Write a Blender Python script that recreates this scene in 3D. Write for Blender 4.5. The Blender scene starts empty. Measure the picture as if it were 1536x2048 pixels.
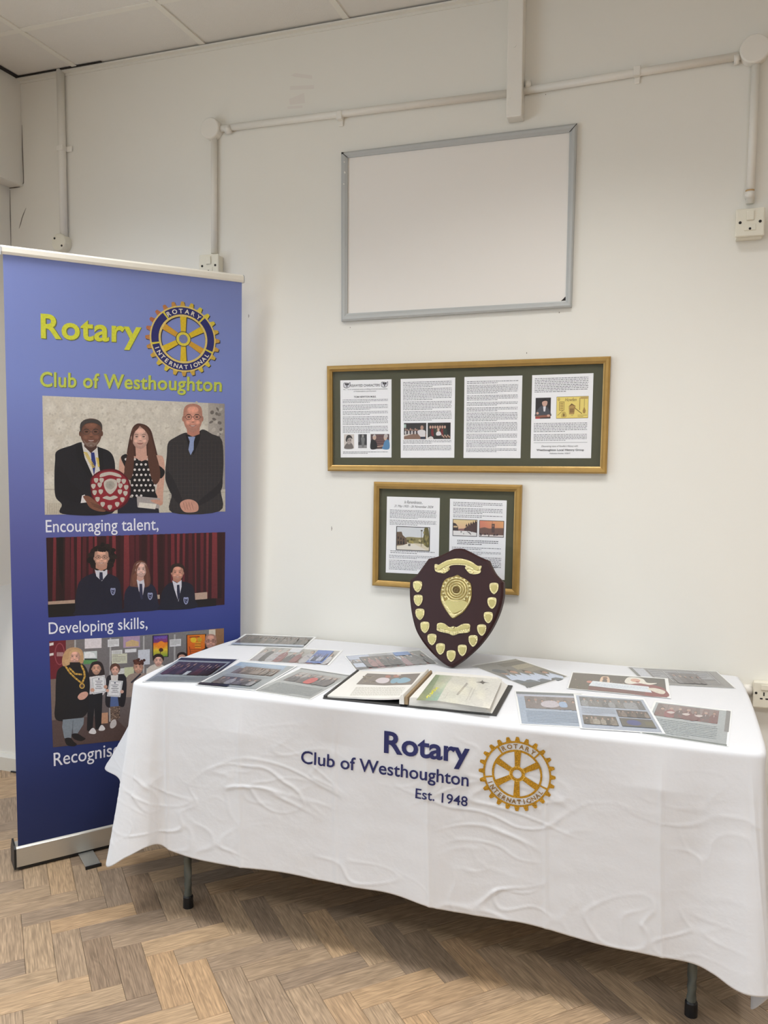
import bpy, bmesh, math, random
from mathutils import Vector, Matrix, noise
from mathutils.bvhtree import BVHTree
random.seed(7)
sc = bpy.context.scene
COL = sc.collection

# ------------------------------------------------------------------ camera
W, H = 1536, 2048
F, YAW, PITCH, ROLL = 1651.48, 0.3346, -0.0739, 0.0057
CAM = Vector((0.9181, -2.934, 1.4716))
_fw = Vector((-math.sin(YAW)*math.cos(PITCH), math.cos(YAW)*math.cos(PITCH), math.sin(PITCH)))
_r0 = Vector((math.cos(YAW), math.sin(YAW), 0)); _u0 = _r0.cross(_fw)
RT = _r0*math.cos(ROLL) + _u0*math.sin(ROLL); UP = -_r0*math.sin(ROLL) + _u0*math.cos(ROLL); FW = _fw
cd = bpy.data.cameras.new('camera'); cam = bpy.data.objects.new('camera', cd); COL.objects.link(cam)
cd.sensor_fit = 'HORIZONTAL'; cd.sensor_width = 36.0; cd.lens = F/W*36.0; cd.clip_start = 0.05
cam.matrix_world = Matrix(((RT.x, UP.x, -FW.x, CAM.x), (RT.y, UP.y, -FW.y, CAM.y), (RT.z, UP.z, -FW.z, CAM.z), (0, 0, 0, 1)))
sc.camera = cam

# ------------------------------------------------------------------ world, light, exposure
sc.view_settings.view_transform = 'Standard'; sc.view_settings.look = 'None'
sc.view_settings.gamma = 1.0; sc.view_settings.use_curve_mapping = False
sc.view_settings.exposure = 0.66
sc.cycles.max_bounces = 7; sc.cycles.diffuse_bounces = 5; sc.cycles.glossy_bounces = 2; sc.cycles.transparent_max_bounces = 6; sc.cycles.caustics_reflective = False; sc.cycles.caustics_refractive = False
wd = bpy.data.worlds.new('sky'); sc.world = wd; wd.use_nodes = True
wd.node_tree.nodes['Background'].inputs[0].default_value = (0.62, 0.75, 1.0, 1)
wd.node_tree.nodes['Background'].inputs[1].default_value = 0.6
PANEL_POWER = 14.0          # emission of the ceiling panels
PANEL_COL = (0.97, 0.985, 1.0)
LOUVRE_POWER = 9.7         # watts of each louvred ceiling light over the table
def area(name, loc, rot, sx, sy, power, col, spread=180):
    l = bpy.data.lights.new(name, 'AREA'); l.shape = 'RECTANGLE'; l.size = sx; l.size_y = sy
    l.energy = power; l.color = col; l.spread = math.radians(spread)
    o = bpy.data.objects.new(name, l); COL.objects.link(o); o.location = loc; o.rotation_euler = rot
    return o
area('daylight_alcove_window', (-2.55, -0.75, 0.50), (0, math.radians(-90), 0), 0.7, 1.2, 3.2, (0.62, 0.78, 1.0))
# daylight entering through the windows of the left wall and of the rear wall
area('daylight_left_window', (-1.98, -2.5, 1.55), (0, math.radians(-82), 0), 1.3, 1.9, 18, (0.62, 0.81, 1.0))
for i, wx in enumerate((1.6, 3.6)):
    area('daylight_rear_window', (wx, -6.75, 1.6), (math.radians(80), 0, 0), 1.5, 1.3, 6, (0.66, 0.84, 1.0))

# ------------------------------------------------------------------ pixel helpers (a pixel gives a direction; the plane it lies on gives the distance)
def ray(x, y):
    return (FW*F + RT*(x - W/2) + UP*(H/2 - y)).normalized()
def hit(x, y, O, n):
    r = ray(x, y); return CAM + r*((O - CAM).dot(n)/r.dot(n))
def onwall(x, y, yy=0.0): return hit(x, y, Vector((0, yy, 0)), Vector((0, 1, 0)))
def onz(x, y, z=0.0): return hit(x, y, Vector((0, 0, z)), Vector((0, 0, 1)))

# ------------------------------------------------------------------ materials
def lin(c):
    return tuple(((v/255)/12.92 if v/255 <= 0.04045 else ((v/255+0.055)/1.055)**2.4) for v in c[:3])
MATS = {}
def mat(name, col, rough=0.6, metal=0.0, nscale=0, namp=0.0, bump=0.0, bscale=60, coat=0.0, spec=0.5, stretch=None):
    if name in MATS: return MATS[name]
    m = bpy.data.materials.new(name); m.use_nodes = True; nt = m.node_tree; b = nt.nodes['Principled BSDF']
    c = lin(col); b.inputs['Base Color'].default_value = (*c, 1); b.inputs['Roughness'].default_value = rough
    b.inputs['Metallic'].default_value = metal; b.inputs['Coat Weight'].default_value = coat
    b.inputs['Specular IOR Level'].default_value = spec
    tc = nt.nodes.new('ShaderNodeTexCoord'); src = tc.outputs['Object']
    if stretch:
        mp = nt.nodes.new('ShaderNodeMapping'); mp.inputs['Scale'].default_value = stretch
        nt.links.new(src, mp.inputs['Vector']); src = mp.outputs['Vector']
    if nscale:
        n = nt.nodes.new('ShaderNodeTexNoise'); n.inputs['Scale'].default_value = nscale; n.inputs['Detail'].default_value = 6
        nt.links.new(src, n.inputs['Vector'])
        mx = nt.nodes.new('ShaderNodeMix'); mx.data_type = 'RGBA'
        mx.inputs['A'].default_value = (*[v*(1-namp) for v in c], 1); mx.inputs['B'].default_value = (*[min(1, v*(1+namp)) for v in c], 1)
        nt.links.new(n.outputs['Fac'], mx.inputs['Factor']); nt.links.new(mx.outputs['Result'], b.inputs['Base Color'])
    if bump:
        n2 = nt.nodes.new('ShaderNodeTexNoise'); n2.inputs['Scale'].default_value = bscale; n2.inputs['Detail'].default_value = 5
        nt.links.new(src, n2.inputs['Vector'])
        bp = nt.nodes.new('ShaderNodeBump'); bp.inputs['Strength'].default_value = bump; bp.inputs['Distance'].default_value = 0.01
        nt.links.new(n2.outputs['Fac'], bp.inputs['Height']); nt.links.new(bp.outputs['Normal'], b.inputs['Normal'])
    MATS[name] = m; return m
WALL = mat('cream_wall_paint', (238, 234, 224), 0.62, nscale=1.6, namp=0.025, bump=0.10, bscale=14)
CEIL = mat('ceiling_tile_white', (228, 224, 217), 0.85, nscale=30, namp=0.02, bump=0.15, bscale=160)
GRID = mat('ceiling_grid_white', (234, 230, 220), 0.5)
CONDUIT = mat('painted_conduit', (238, 233, 223), 0.45, nscale=9, namp=0.03, bump=0.08, bscale=30)
PLASTIC = mat('ivory_plastic', (232, 226, 208), 0.28)
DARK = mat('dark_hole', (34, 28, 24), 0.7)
ALU = mat('brushed_aluminium', (205, 203, 196), 0.36, metal=0.75, nscale=4, namp=0.05, stretch=(2, 2, 90))
ALUBOARD = mat('grey_board_trim', (186, 187, 184), 0.42, metal=0.12)
BLACK = mat('black_plastic', (22, 22, 24), 0.45)
BOARD = mat('whiteboard_enamel', (240, 234, 226), 0.35, nscale=2, namp=0.015)
GOLDWOOD = mat('gilt_wood', (182, 146, 82), 0.36, metal=0.35, nscale=26, namp=0.16, bump=0.12, bscale=80)
MOUNT = mat('olive_mount', (84, 84, 66), 0.9, nscale=60, namp=0.04)
PAGE = mat('page_white', (250, 249, 250), 0.7)
CLOTH = mat('white_tablecloth', (224, 224, 226), 0.72, bump=0.10, bscale=34, spec=0.25)
MAHOG = mat('mahogany_lacquer', (50, 22, 21), 0.42, nscale=14, namp=0.15, coat=0.0, spec=0.3, stretch=(6, 1, 1))
BRASS = mat('pressed_gilt', (226, 212, 158), 0.30, metal=0.85, bump=0.5, bscale=140)
BRASSD = mat('recess_shade_gilt', (158, 138, 84), 0.4, metal=0.8, bump=0.4, bscale=160)  # darker gilt copy; shade around the raised rings is put into the colour
BRASSP = mat('plain_gilt', (190, 174, 116), 0.36, metal=0.85, bump=0.08, bscale=90)
LEG = mat('grey_steel_leg', (104, 110, 106), 0.4, metal=0.3)
TABLETOP = mat('laminate_tabletop', (190, 188, 182), 0.5)
SHEETM = mat('sheet_white', (240, 240, 238), 0.25, coat=0.3)
COVER = mat('charcoal_cover', (62, 60, 58), 0.5, nscale=80, namp=0.1)
PAPERBLOCK = mat('page_block', (226, 222, 214), 0.75, nscale=3, namp=0.08, bump=0.25, bscale=6, stretch=(1, 1, 120))
SKIRT = mat('skirting_paint', (224, 219, 206), 0.4, nscale=6, namp=0.05)
CRACK = mat('crack_shadow_line', (112, 104, 94), 0.9)
RUST = mat('rust_stain', (196, 160, 112), 0.8)
MARK = mat('old_tape_mark', (233, 226, 217), 0.5)

def printmat(name, rough, coat=0.0, metal=0.0, spark=False, grain=0.0):
    m = bpy.data.materials.new(name); m.use_nodes = True; nt = m.node_tree; b = nt.nodes['Principled BSDF']
    a = nt.nodes.new('ShaderNodeAttribute'); a.attribute_name = 'ink'
    out = a.outputs['Color']
    if spark or grain:
        tc = nt.nodes.new('ShaderNodeTexCoord'); n = nt.nodes.new('ShaderNodeTexNoise')
        n.inputs['Scale'].default_value = 420 if spark else 160; n.inputs['Detail'].default_value = 3
        nt.links.new(tc.outputs['Object'], n.inputs['Vector'])
        rp = nt.nodes.new('ShaderNodeMapRange'); rp.inputs['From Min'].default_value = 0.3; rp.inputs['From Max'].default_value = 0.7
        k = 0.75 if spark else grain
        rp.inputs['To Min'].default_value = 1-k*0.7; rp.inputs['To Max'].default_value = 1+k
        nt.links.new(n.outputs['Fac'], rp.inputs['Value'])
        mx = nt.nodes.new('ShaderNodeMix'); mx.data_type = 'RGBA'; mx.blend_type = 'MULTIPLY'; mx.inputs['Factor'].default_value = 1
        nt.links.new(out, mx.inputs['A']); nt.links.new(rp.outputs['Result'], mx.inputs['B']); out = mx.outputs['Result']
    nt.links.new(out, b.inputs['Base Color'])
    b.inputs['Roughness'].default_value = rough; b.inputs['Coat Weight'].default_value = coat; b.inputs['Metallic'].default_value = metal
    b.inputs['Coat Roughness'].default_value = 0.08
    return m
INK = printmat('printed_ink', 0.6)
INKV = printmat('printed_vinyl', 0.5, grain=0.10)
INKL = printmat('laminated_print', 0.3, coat=0.55, grain=0.12)
GLITTER = printmat('gold_glitter_vinyl', 0.35, spark=True)

def glassmat():
    m = bpy.data.materials.new('picture_glass'); m.use_nodes = True; nt = m.node_tree; nt.nodes.clear()
    o = nt.nodes.new('ShaderNodeOutputMaterial'); t = nt.nodes.new('ShaderNodeBsdfTransparent'); g = nt.nodes.new('ShaderNodeBsdfGlossy')
    g.inputs['Roughness'].default_value = 0.03; lw = nt.nodes.new('ShaderNodeLayerWeight'); lw.inputs['Blend'].default_value = 0.5
    pw = nt.nodes.new('ShaderNodeMath'); pw.operation = 'POWER'; pw.inputs[1].default_value = 5.0; nt.links.new(lw.outputs['Facing'], pw.inputs[0])
    f = nt.nodes.new('ShaderNodeMath'); f.operation = 'MULTIPLY_ADD'; f.inputs[1].default_value = 0.7; f.inputs[2].default_value = 0.015; nt.links.new(pw.outputs[0], f.inputs[0])
    x = nt.nodes.new('ShaderNodeMixShader'); nt.links.new(f.outputs[0], x.inputs[0]); nt.links.new(t.outputs[0], x.inputs[1]); nt.links.new(g.outputs[0], x.inputs[2])
    nt.links.new(x.outputs[0], o.inputs['Surface']); return m
GLASS = glassmat()

def woodmat(name, stuff=False):
    m = bpy.data.materials.new(name); m.use_nodes = True; nt = m.node_tree; b = nt.nodes['Principled BSDF']; N = nt.nodes.new; K = nt.links.new
    if stuff:
        at = N('ShaderNodeAttribute'); at.attribute_name = 'rnd'; rnd = at.outputs['Fac']
        uv = N('ShaderNodeUVMap'); vec = uv.outputs['UV']
    else:
        oi = N('ShaderNodeObjectInfo'); rnd = oi.outputs['Random']
        tc = N('ShaderNodeTexCoord'); vec = tc.outputs['Object']
    off = N('ShaderNodeVectorMath'); off.operation = 'SCALE'; off.inputs[0].default_value = (37, 91, 53); K(rnd, off.inputs['Scale'])
    ad = N('ShaderNodeVectorMath'); ad.operation = 'ADD'; K(vec, ad.inputs[0]); K(off.outputs[0], ad.inputs[1])
    mp = N('ShaderNodeMapping'); mp.inputs['Scale'].default_value = (1.5, 9, 1); K(ad.outputs[0], mp.inputs['Vector'])
    wv = N('ShaderNodeTexNoise'); wv.inputs['Scale'].default_value = 3.0; wv.inputs['Detail'].default_value = 2; K(mp.outputs[0], wv.inputs['Vector'])
    # cathedral grain: contour bands of a stretched noise
    ml = N('ShaderNodeMath'); ml.operation = 'MULTIPLY'; ml.inputs[1].default_value = 60; K(wv.outputs['Fac'], ml.inputs[0])
    sn = N('ShaderNodeMath'); sn.operation = 'SINE'; K(ml.outputs[0], sn.inputs[0])
    mp2 = N('ShaderNodeMapping'); mp2.inputs['Scale'].default_value = (14, 260, 1); K(ad.outputs[0], mp2.inputs['Vector'])
    fi = N('ShaderNodeTexNoise'); fi.inputs['Scale'].default_value = 1.0; fi.inputs['Detail'].default_value = 5; K(mp2.outputs[0], fi.inputs['Vector'])
    cr = N('ShaderNodeValToRGB'); e = cr.color_ramp.elements
    e[0].position = 0.0; e[0].color = (*lin((152, 128, 104)), 1); e[1].position = 1.0; e[1].color = (*lin((194, 164, 130)), 1)
    for p, c in ((0.22, (162, 140, 118)), (0.45, (188, 160, 128)), (0.6, (178, 153, 126)), (0.8, (192, 158, 121))):
        x = e.new(p); x.color = (*lin(c), 1)
    K(rnd, cr.inputs['Fac'])
    g1 = N('ShaderNodeMapRange'); g1.inputs['From Min'].default_value = -1; g1.inputs['To Min'].default_value = 0.90; g1.inputs['To Max'].default_value = 1.05; K(sn.outputs[0], g1.inputs['Value'])
    g2 = N('ShaderNodeMapRange'); g2.inputs['From Min'].default_value = 0.3; g2.inputs['From Max'].default_value = 0.7; g2.inputs['To Min'].default_value = 0.64; g2.inputs['To Max'].default_value = 1.2; K(fi.outputs['Fac'], g2.inputs['Value'])
    mm = N('ShaderNodeMath'); mm.operation = 'MULTIPLY'; K(g1.outputs[0], mm.inputs[0]); K(g2.outputs[0], mm.inputs[1])
    mx = N('ShaderNodeMix'); mx.data_type = 'RGBA'; mx.blend_type = 'MULTIPLY'; mx.inputs['Factor'].default_value = 1
    K(cr.outputs['Color'], mx.inputs['A']); K(mm.outputs[0], mx.inputs['B']); K(mx.outputs['Result'], b.inputs['Base Color'])
    b.inputs['Roughness'].default_value = 0.5; b.inputs['Specular IOR Level'].default_value = 0.35
    bp = N('ShaderNodeBump'); bp.inputs['Strength'].default_value = 0.12; bp.inputs['Distance'].default_value = 0.002; K(fi.outputs['Fac'], bp.inputs['Height']); K(bp.outputs['Normal'], b.inputs['Normal'])
    return m
OAK = woodmat('oak_block'); OAKS = woodmat('oak_block_far', True)

# ------------------------------------------------------------------ object helpers
ORG = {}
def props(o, label=None, cat=None, group=None, kind=None):
    if label: o['label'] = label
    if cat: o['category'] = cat
    if group: o['group'] = group
    if kind: o['kind'] = kind
    return o
def thing(name, label, cat, loc, group=None):
    o = bpy.data.objects.new(name, None); COL.objects.link(o); o.location = loc; o.empty_display_size = 0.05
    ORG[o.name] = Vector(loc); return props(o, label, cat, group)
def mkmesh(name, vs, fs, material, smooth=False):
    me = bpy.data.meshes.new(name); me.from_pydata([tuple(v) for v in vs], [], fs); me.materials.append(material)
    if smooth: me.polygons.foreach_set('use_smooth', [True]*len(me.polygons))
    me.update(); return me
def obj(name, geo, material, parent=None, loc=None, smooth=False, bevel=0, kind=None, label=None, cat=None, fix=False):
    vs, fs = geo
    org = ORG[parent.name] if parent else Vector(loc if loc is not None else (0, 0, 0))
    me = mkmesh(name, [Vector(v) - org for v in vs], fs, material, smooth)
    if fix:
        bm = bmesh.new(); bm.from_mesh(me); bmesh.ops.recalc_face_normals(bm, faces=bm.faces); bm.to_mesh(me); bm.free()
    o = bpy.data.objects.new(name, me); COL.objects.link(o)
    if parent: o.parent = parent
    else: o.location = org
    ORG[o.name] = org
    if bevel:
        b = o.modifiers.new('bevel', 'BEVEL'); b.width = bevel; b.segments = 2; b.limit_method = 'ANGLE'
    return props(o, label, cat, None, kind)
BOXF = [(0, 3, 2, 1), (4, 5, 6, 7), (0, 1, 5, 4), (1, 2, 6, 5), (2, 3, 7, 6), (3, 0, 4, 7)]
def box(x0, x1, y0, y1, z0, z1):
    return ([Vector(p) for p in ((x0, y0, z0), (x1, y0, z0), (x1, y1, z0), (x0, y1, z0), (x0, y0, z1), (x1, y0, z1), (x1, y1, z1), (x0, y1, z1))], list(BOXF))
def fbox(O, ex, ey, ez, a, b, c):
    """box in a frame: ranges a, b, c along ex, ey, ez"""
    return ([O + ex*p + ey*q + ez*r for p, q, r in ((a[0], b[0], c[0]), (a[1], b[0], c[0]), (a[1], b[1], c[0]), (a[0], b[1], c[0]), (a[0], b[0], c[1]), (a[1], b[0], c[1]), (a[1], b[1], c[1]), (a[0], b[1], c[1]))], list(BOXF))
def join(*gs):
    vs, fs = [], []
    for v, f in gs:
        k = len(vs); vs += list(v); fs += [tuple(i + k for i in q) for q in f]
    return vs, fs
def prism(pts, off):
    """closed polygon (3D, planar) extruded by off"""
    n = len(pts); vs = [Vector(p) for p in pts] + [Vector(p) + off for p in pts]
    return vs, [tuple(range(n)), tuple(range(2*n-1, n-1, -1))] + [(i, i+n, (i+1) % n + n, (i+1) % n) for i in range(n)]
def tube(path, r, seg=14, cap=True):
    vs, fs = [], []; n = len(path); path = [Vector(p) for p in path]
    for i, p in enumerate(path):
        d = (path[min(i+1, n-1)] - path[max(i-1, 0)]).normalized()
        a = d.cross(Vector((0, 0, 1)));
        if a.length < 1e-3: a = d.cross(Vector((0, 1, 0)))
        a.normalize(); b = d.cross(a); rr = r[i] if isinstance(r, (list, tuple)) else r
        vs += [p + a*rr*math.cos(2*math.pi*k/seg) + b*rr*math.sin(2*math.pi*k/seg) for k in range(seg)]
    for i in range(n-1):
        fs += [(i*seg+k, i*seg+(k+1) % seg, (i+1)*seg+(k+1) % seg, (i+1)*seg+k) for k in range(seg)]
    if cap: fs += [tuple(range(seg-1, -1, -1)), tuple(range((n-1)*seg, n*seg))]
    return vs, fs
def disc(c, ax, r, h, seg=20):
    return tube([c, c + ax*h], r, seg)
def spline(pts, sub=6, closed=True):
    n = len(pts); out = []
    rng = n if closed else n-1
    for i in range(rng):
        p0, p1, p2, p3 = (pts[(i-1) % n], pts[i], pts[(i+1) % n], pts[(i+2) % n]) if closed else (pts[max(i-1, 0)], pts[i], pts[i+1], pts[min(i+2, n-1)])
        for k in range(sub):
            t = k/sub
            out.append(tuple(0.5*((2*b) + (-a+c)*t + (2*a-5*b+4*c-d)*t*t + (-a+3*b-3*c+d)*t**3) for a, b, c, d in zip(p0, p1, p2, p3)))
    if not closed: out.append(tuple(pts[-1]))
    return out

# ------------------------------------------------------------------ lettering and flat print
_tc = {}
def glyphs(txt, weight=0.0, shear=0.0, spacing=1.0):
    key = (txt, weight, shear, spacing)
    if key in _tc: return _tc[key]
    cu = bpy.data.curves.new('lettering', 'FONT'); cu.body = txt; cu.size = 1; cu.offset = weight; cu.shear = shear; cu.resolution_u = 4; cu.space_character = spacing
    o = bpy.data.objects.new('lettering', cu); COL.objects.link(o)
    dg = bpy.context.evaluated_depsgraph_get(); me = bpy.data.meshes.new_from_object(o.evaluated_get(dg))
    vs = [(v.co.x, v.co.y) for v in me.vertices]; fs = [tuple(p.vertices) for p in me.polygons]
    bpy.data.objects.remove(o); bpy.data.curves.remove(cu); bpy.data.meshes.remove(me)
    _tc[key] = (vs, fs); return vs, fs

class Print:
    """polygons of ink on a surface; pmap(px, py, level) gives the 3D place"""
    def __init__(s, pmap): s.map = pmap; s.shapes = []; s.T = lambda x, y: (x, y)
    def cr(s, x0, y0, k): s.T = lambda x, y: (x0 + x/k, y0 + y/k); return s
    def quad(s, q):
        (ax, ay), (bx, by), (cx, cy), (dx, dy) = q
        s.T = lambda u, v: (ax*(1-u)*(1-v) + bx*u*(1-v) + cx*u*v + dx*(1-u)*v, ay*(1-u)*(1-v) + by*u*(1-v) + cy*u*v + dy*(1-u)*v); return s
    def raw(s, pts, faces, col):
        P = [s.T(*p) for p in pts]
        xs = [p[0] for p in P]; ys = [p[1] for p in P]; bb = (min(xs), min(ys), max(xs), max(ys)); lv = 0
        for b2, l2, *_ in s.shapes:
            if l2 >= lv and bb[0] < b2[2] and bb[2] > b2[0] and bb[1] < b2[3] and bb[3] > b2[1]: lv = l2 + 1
        s.shapes.append((bb, lv, P, faces, col))
    def poly(s, pts, col): s.raw(pts, [tuple(range(len(pts)))], col)
    def sp(s, pts, col, sub=5): s.poly(spline(pts, sub), col)
    def rect(s, x0, y0, x1, y1, col): s.poly([(x0, y0), (x1, y0), (x1, y1), (x0, y1)], col)
    def ell(s, cx, cy, rx, ry, col, edge=None, rot=0, n=20):
        c, q = math.cos(rot), math.sin(rot)
        ring = [(cx + c*rx*math.cos(2*math.pi*k/n) - q*ry*math.sin(2*math.pi*k/n), cy + q*rx*math.cos(2*math.pi*k/n) + c*ry*math.sin(2*math.pi*k/n)) for k in range(n)]
        if edge is None: s.poly(ring, col)
        else: s.raw([(cx, cy)] + ring, [(0, k+1, (k+1) % n + 1) for k in range(n)], [col] + [edge]*n)
    def line(s, pts, w, col):
        for a, b in zip(pts, pts[1:]):
            dx, dy = b[0]-a[0], b[1]-a[1]; l = math.hypot(dx, dy) or 1; ox, oy = -dy/l*w/2, dx/l*w/2
            s.poly([(a[0]+ox, a[1]+oy), (b[0]+ox, b[1]+oy), (b[0]-ox, b[1]-oy), (a[0]-ox, a[1]-oy)], col)
    def text(s, txt, q, col, weight=0.0, shear=0.0, spacing=1.0):
        """text fitted to a quadrilateral TL, TR, BR, BL given in the current frame"""
        vs, fs = glyphs(txt, weight, shear, spacing)
        x0 = min(v[0] for v in vs); x1 = max(v[0] for v in vs); y0 = min(v[1] for v in vs); y1 = max(v[1] for v in vs)
        (ax, ay), (bx, by), (cx, cy), (dx, dy) = q; out = []
        for x, y in vs:
            u = (x-x0)/(x1-x0); v = 1-(y-y0)/(y1-y0)
            out.append((ax*(1-u)*(1-v) + bx*u*(1-v) + cx*u*v + dx*(1-u)*v, ay*(1-u)*(1-v) + by*u*(1-v) + cy*u*v + dy*(1-u)*v))
        s.raw(out, fs, col)
    def tbox(s, txt, x0, y0, x1, y1, col, **k): s.text(txt, [(x0, y0), (x1, y0), (x1, y1), (x0, y1)], col, **k)
    def para(s, x0, x1, y0, y1, n, col=(118, 116, 122), last=0.6, fill=0.36):
        """unreadably small body text: rows of word-long strokes"""
        p = (y1-y0)/n; V, Fc = [], []
        for i in range(n):
            y = y0 + p*(i+0.3); x = x0; e = x1 if i < n-1 else x0 + (x1-x0)*last
            while x < e - 0.006:
                w = min(random.uniform(0.016, 0.062)*(x1-x0), e - x); k = len(V)
                V += [(x, y), (x+w, y), (x+w, y+p*fill), (x, y+p*fill)]; Fc.append((k, k+1, k+2, k+3)); x += w + 0.011*(x1-x0)
        s.raw(V, Fc, col)
    def build(s, name, parent, material=None, label=None, finer=0):
        V, Fs, Cs = [], [], []; org = ORG[parent.name]
        for bb, lv, P, fs, col in s.shapes:
            if finer:
                bm = bmesh.new(); bv = [bm.verts.new((p[0], p[1], 0)) for p in P]
                for f in fs:
                    try: bm.faces.new([bv[i] for i in f])
                    except ValueError: pass
                bmesh.ops.triangulate(bm, faces=bm.faces)
                for _ in range(7):
                    es = [e for e in bm.edges if e.calc_length() > finer]
                    if not es: break
                    bmesh.ops.subdivide_edges(bm, edges=es, cuts=1, use_grid_fill=False); bmesh.ops.triangulate(bm, faces=bm.faces)
                bm.verts.index_update(); P = [(v.co.x, v.co.y) for v in bm.verts]; fs = [tuple(v.index for v in f.verts) for f in bm.faces]; bm.free()
            k = len(V); per = isinstance(col, list)
            if finer and per: col = tuple(sum(c[i] for c in col)/len(col) for i in range(3)); per = False
            V += [s.map(p[0], p[1], lv) - org for p in P]
            for f in fs:
                Fs.append(tuple(i+k for i in f)); Cs += [lin(col[i]) if per else lin(col) for i in f]
        me = mkmesh(name, V, Fs, material or INK)
        a = me.color_attributes.new('ink', 'FLOAT_COLOR', 'CORNER')
        a.data.foreach_set('color', [x for c in Cs for x in (*c, 1.0)])
        o = bpy.data.objects.new(name, me); COL.objects.link(o); o.parent = parent; ORG[o.name] = org
        if label: o['label'] = label
        if name == 'page_print': o['kind'] = 'stuff'
        return o
STEP = 0.00004
def pmap(O, n, base=0.0004):
    """a plane through O with normal n facing the viewer"""
    def m(x, y, lv): return hit(x, y, O, n) + n*(base + STEP*lv)
    return m
def sh(c, k): return tuple(max(0, min(255, v*k)) for v in c)

# ================================================================== THE ROOM
ZC = 3.045                                   # ceiling height
XL, XB, XR, YR = -1.83, -1.757, 5.0, -6.6    # left wall, bulkhead face, right wall, rear wall
ZS = 0.874                                   # lower edge of the left wall panel, alcove below
wall_back = obj('wall_back', box(-2.6, XR, 0, 0.12, 0, ZC+0.1), WALL, kind='structure')
obj('wall_right', box(XR, XR+0.12, YR, 0, 0, ZC+0.1), WALL, kind='structure')
wl = obj('wall_left', join(box(-2.6, XB, YR, -0.0005, 2.60, ZC+0.1), box(-2.05, XL, -1.45, -0.0005, ZS, 2.60), box(-2.05, XL, YR, -3.5, ZS, 2.60),
    box(-2.05, XL, -3.5, -1.45, 2.3, 2.60), box(-2.72, -2.6, YR, 0.1, 0, 2.6)), WALL, kind='structure')
g = box(-2.6, XR, YR-0.12, YR, 0, 0.95); g = join(g, box(-2.6, XR, YR-0.12, YR, 2.35, ZC+0.1))
xs = [-2.6, 0.85, 2.35, 2.85, 4.35, XR]
for a, b in ((0, 1), (2, 3), (4, 5)): g = join(g, box(xs[a], xs[b], YR-0.12, YR, 0.95, 2.35))
obj('wall_rear', g, WALL, kind='structure')
for k, (a, b) in enumerate(((1, 2), (3, 4))):
    w = obj('window_%d' % (k+1), join(box(xs[a], xs[b], YR-0.08, YR-0.03, 0.95, 1.0), box(xs[a], xs[b], YR-0.08, YR-0.03, 2.3, 2.35), box(xs[a], xs[a]+0.05, YR-0.08, YR-0.03, 0.95, 2.35), box(xs[b]-0.05, xs[b], YR-0.08, YR-0.03, 0.95, 2.35), box((xs[a]+xs[b])/2-0.025, (xs[a]+xs[b])/2+0.025, YR-0.08, YR-0.03, 0.95, 2.35)), GRID, kind='structure')
w = obj('window_3', join(box(-1.95, -1.9, -3.5, -1.45, ZS, ZS+0.05), box(-1.95, -1.9, -3.5, -1.45, 2.25, 2.3), box(-1.95, -1.9, -3.5, -3.45, ZS, 2.3), box(-1.95, -1.9, -1.5, -1.45, ZS, 2.3)), GRID, kind='structure')
# skirting with a chamfered top
def skirt_prof(x0, x1):
    pr = [(0, 0), (-0.022, 0), (-0.022, 0.062), (-0.012, 0.078), (0, 0.078)]
    return prism([(x0, y, z) for y, z in pr], Vector((x1-x0, 0, 0)))
obj('baseboard_back', skirt_prof(-2.6, XR), SKIRT, kind='structure', fix=True)
# little plaster cracks and marks on the back wall
def flatmark(name, pts, w, m, yy=-0.0006):
    V, Fc = [], []
    P = [onwall(x, y, yy) for x, y in pts]
    for i, p in enumerate(P):
        d = (P[min(i+1, len(P)-1)] - P[max(i-1, 0)]).normalized(); n = Vector((-d.z, 0, d.x))
        ww = w*(0.35 if i in (0, len(P)-1) else 1)
        V += [p + n*ww/2, p - n*ww/2]
    for i in range(len(P)-1): Fc.append((2*i, 2*i+1, 2*i+3, 2*i+2))
    return obj(name, (V, Fc), m, wall_back)
flatmark('plaster_crack', [(52, 416), (47, 428), (44, 436), (41, 448), (38, 457)], 0.004, CRACK)
flatmark('plaster_crack', [(44, 250), (45, 300), (47, 355), (47, 366), (42, 372)], 0.0045, CRACK)
flatmark('plaster_crack', [(40, 374), (30, 375), (18, 376), (8, 373)], 0.005, CRACK)
flatmark('plaster_crack', [(20, 380), (21, 440), (22, 492)], 0.004, CRACK)
for (x, y, h) in ((497, 632, 7), (663, 1057, 9), (700, 655, 2), (1118, 625, 3), (1091, 189, 2), (1053, 706, 3), (560, 1285, 2)):
    flatmark('wall_nick', [(x, y-h/2), (x+0.6, y), (x, y+h/2)], 0.0028, CRACK)
for q in ([(582, 151), (590, 146), (624, 151), (624, 158), (590, 154)], [(580, 172), (628, 170), (628, 178), (580, 180)], [(578, 198), (608, 186), (610, 206), (580, 210)], [(575, 213), (605, 211), (605, 216), (575, 218)]):
    obj('tape_mark', ([onwall(x, y, -0.0006) for x, y in q], [tuple(range(len(q)))]), MARK, wall_back)

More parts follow.
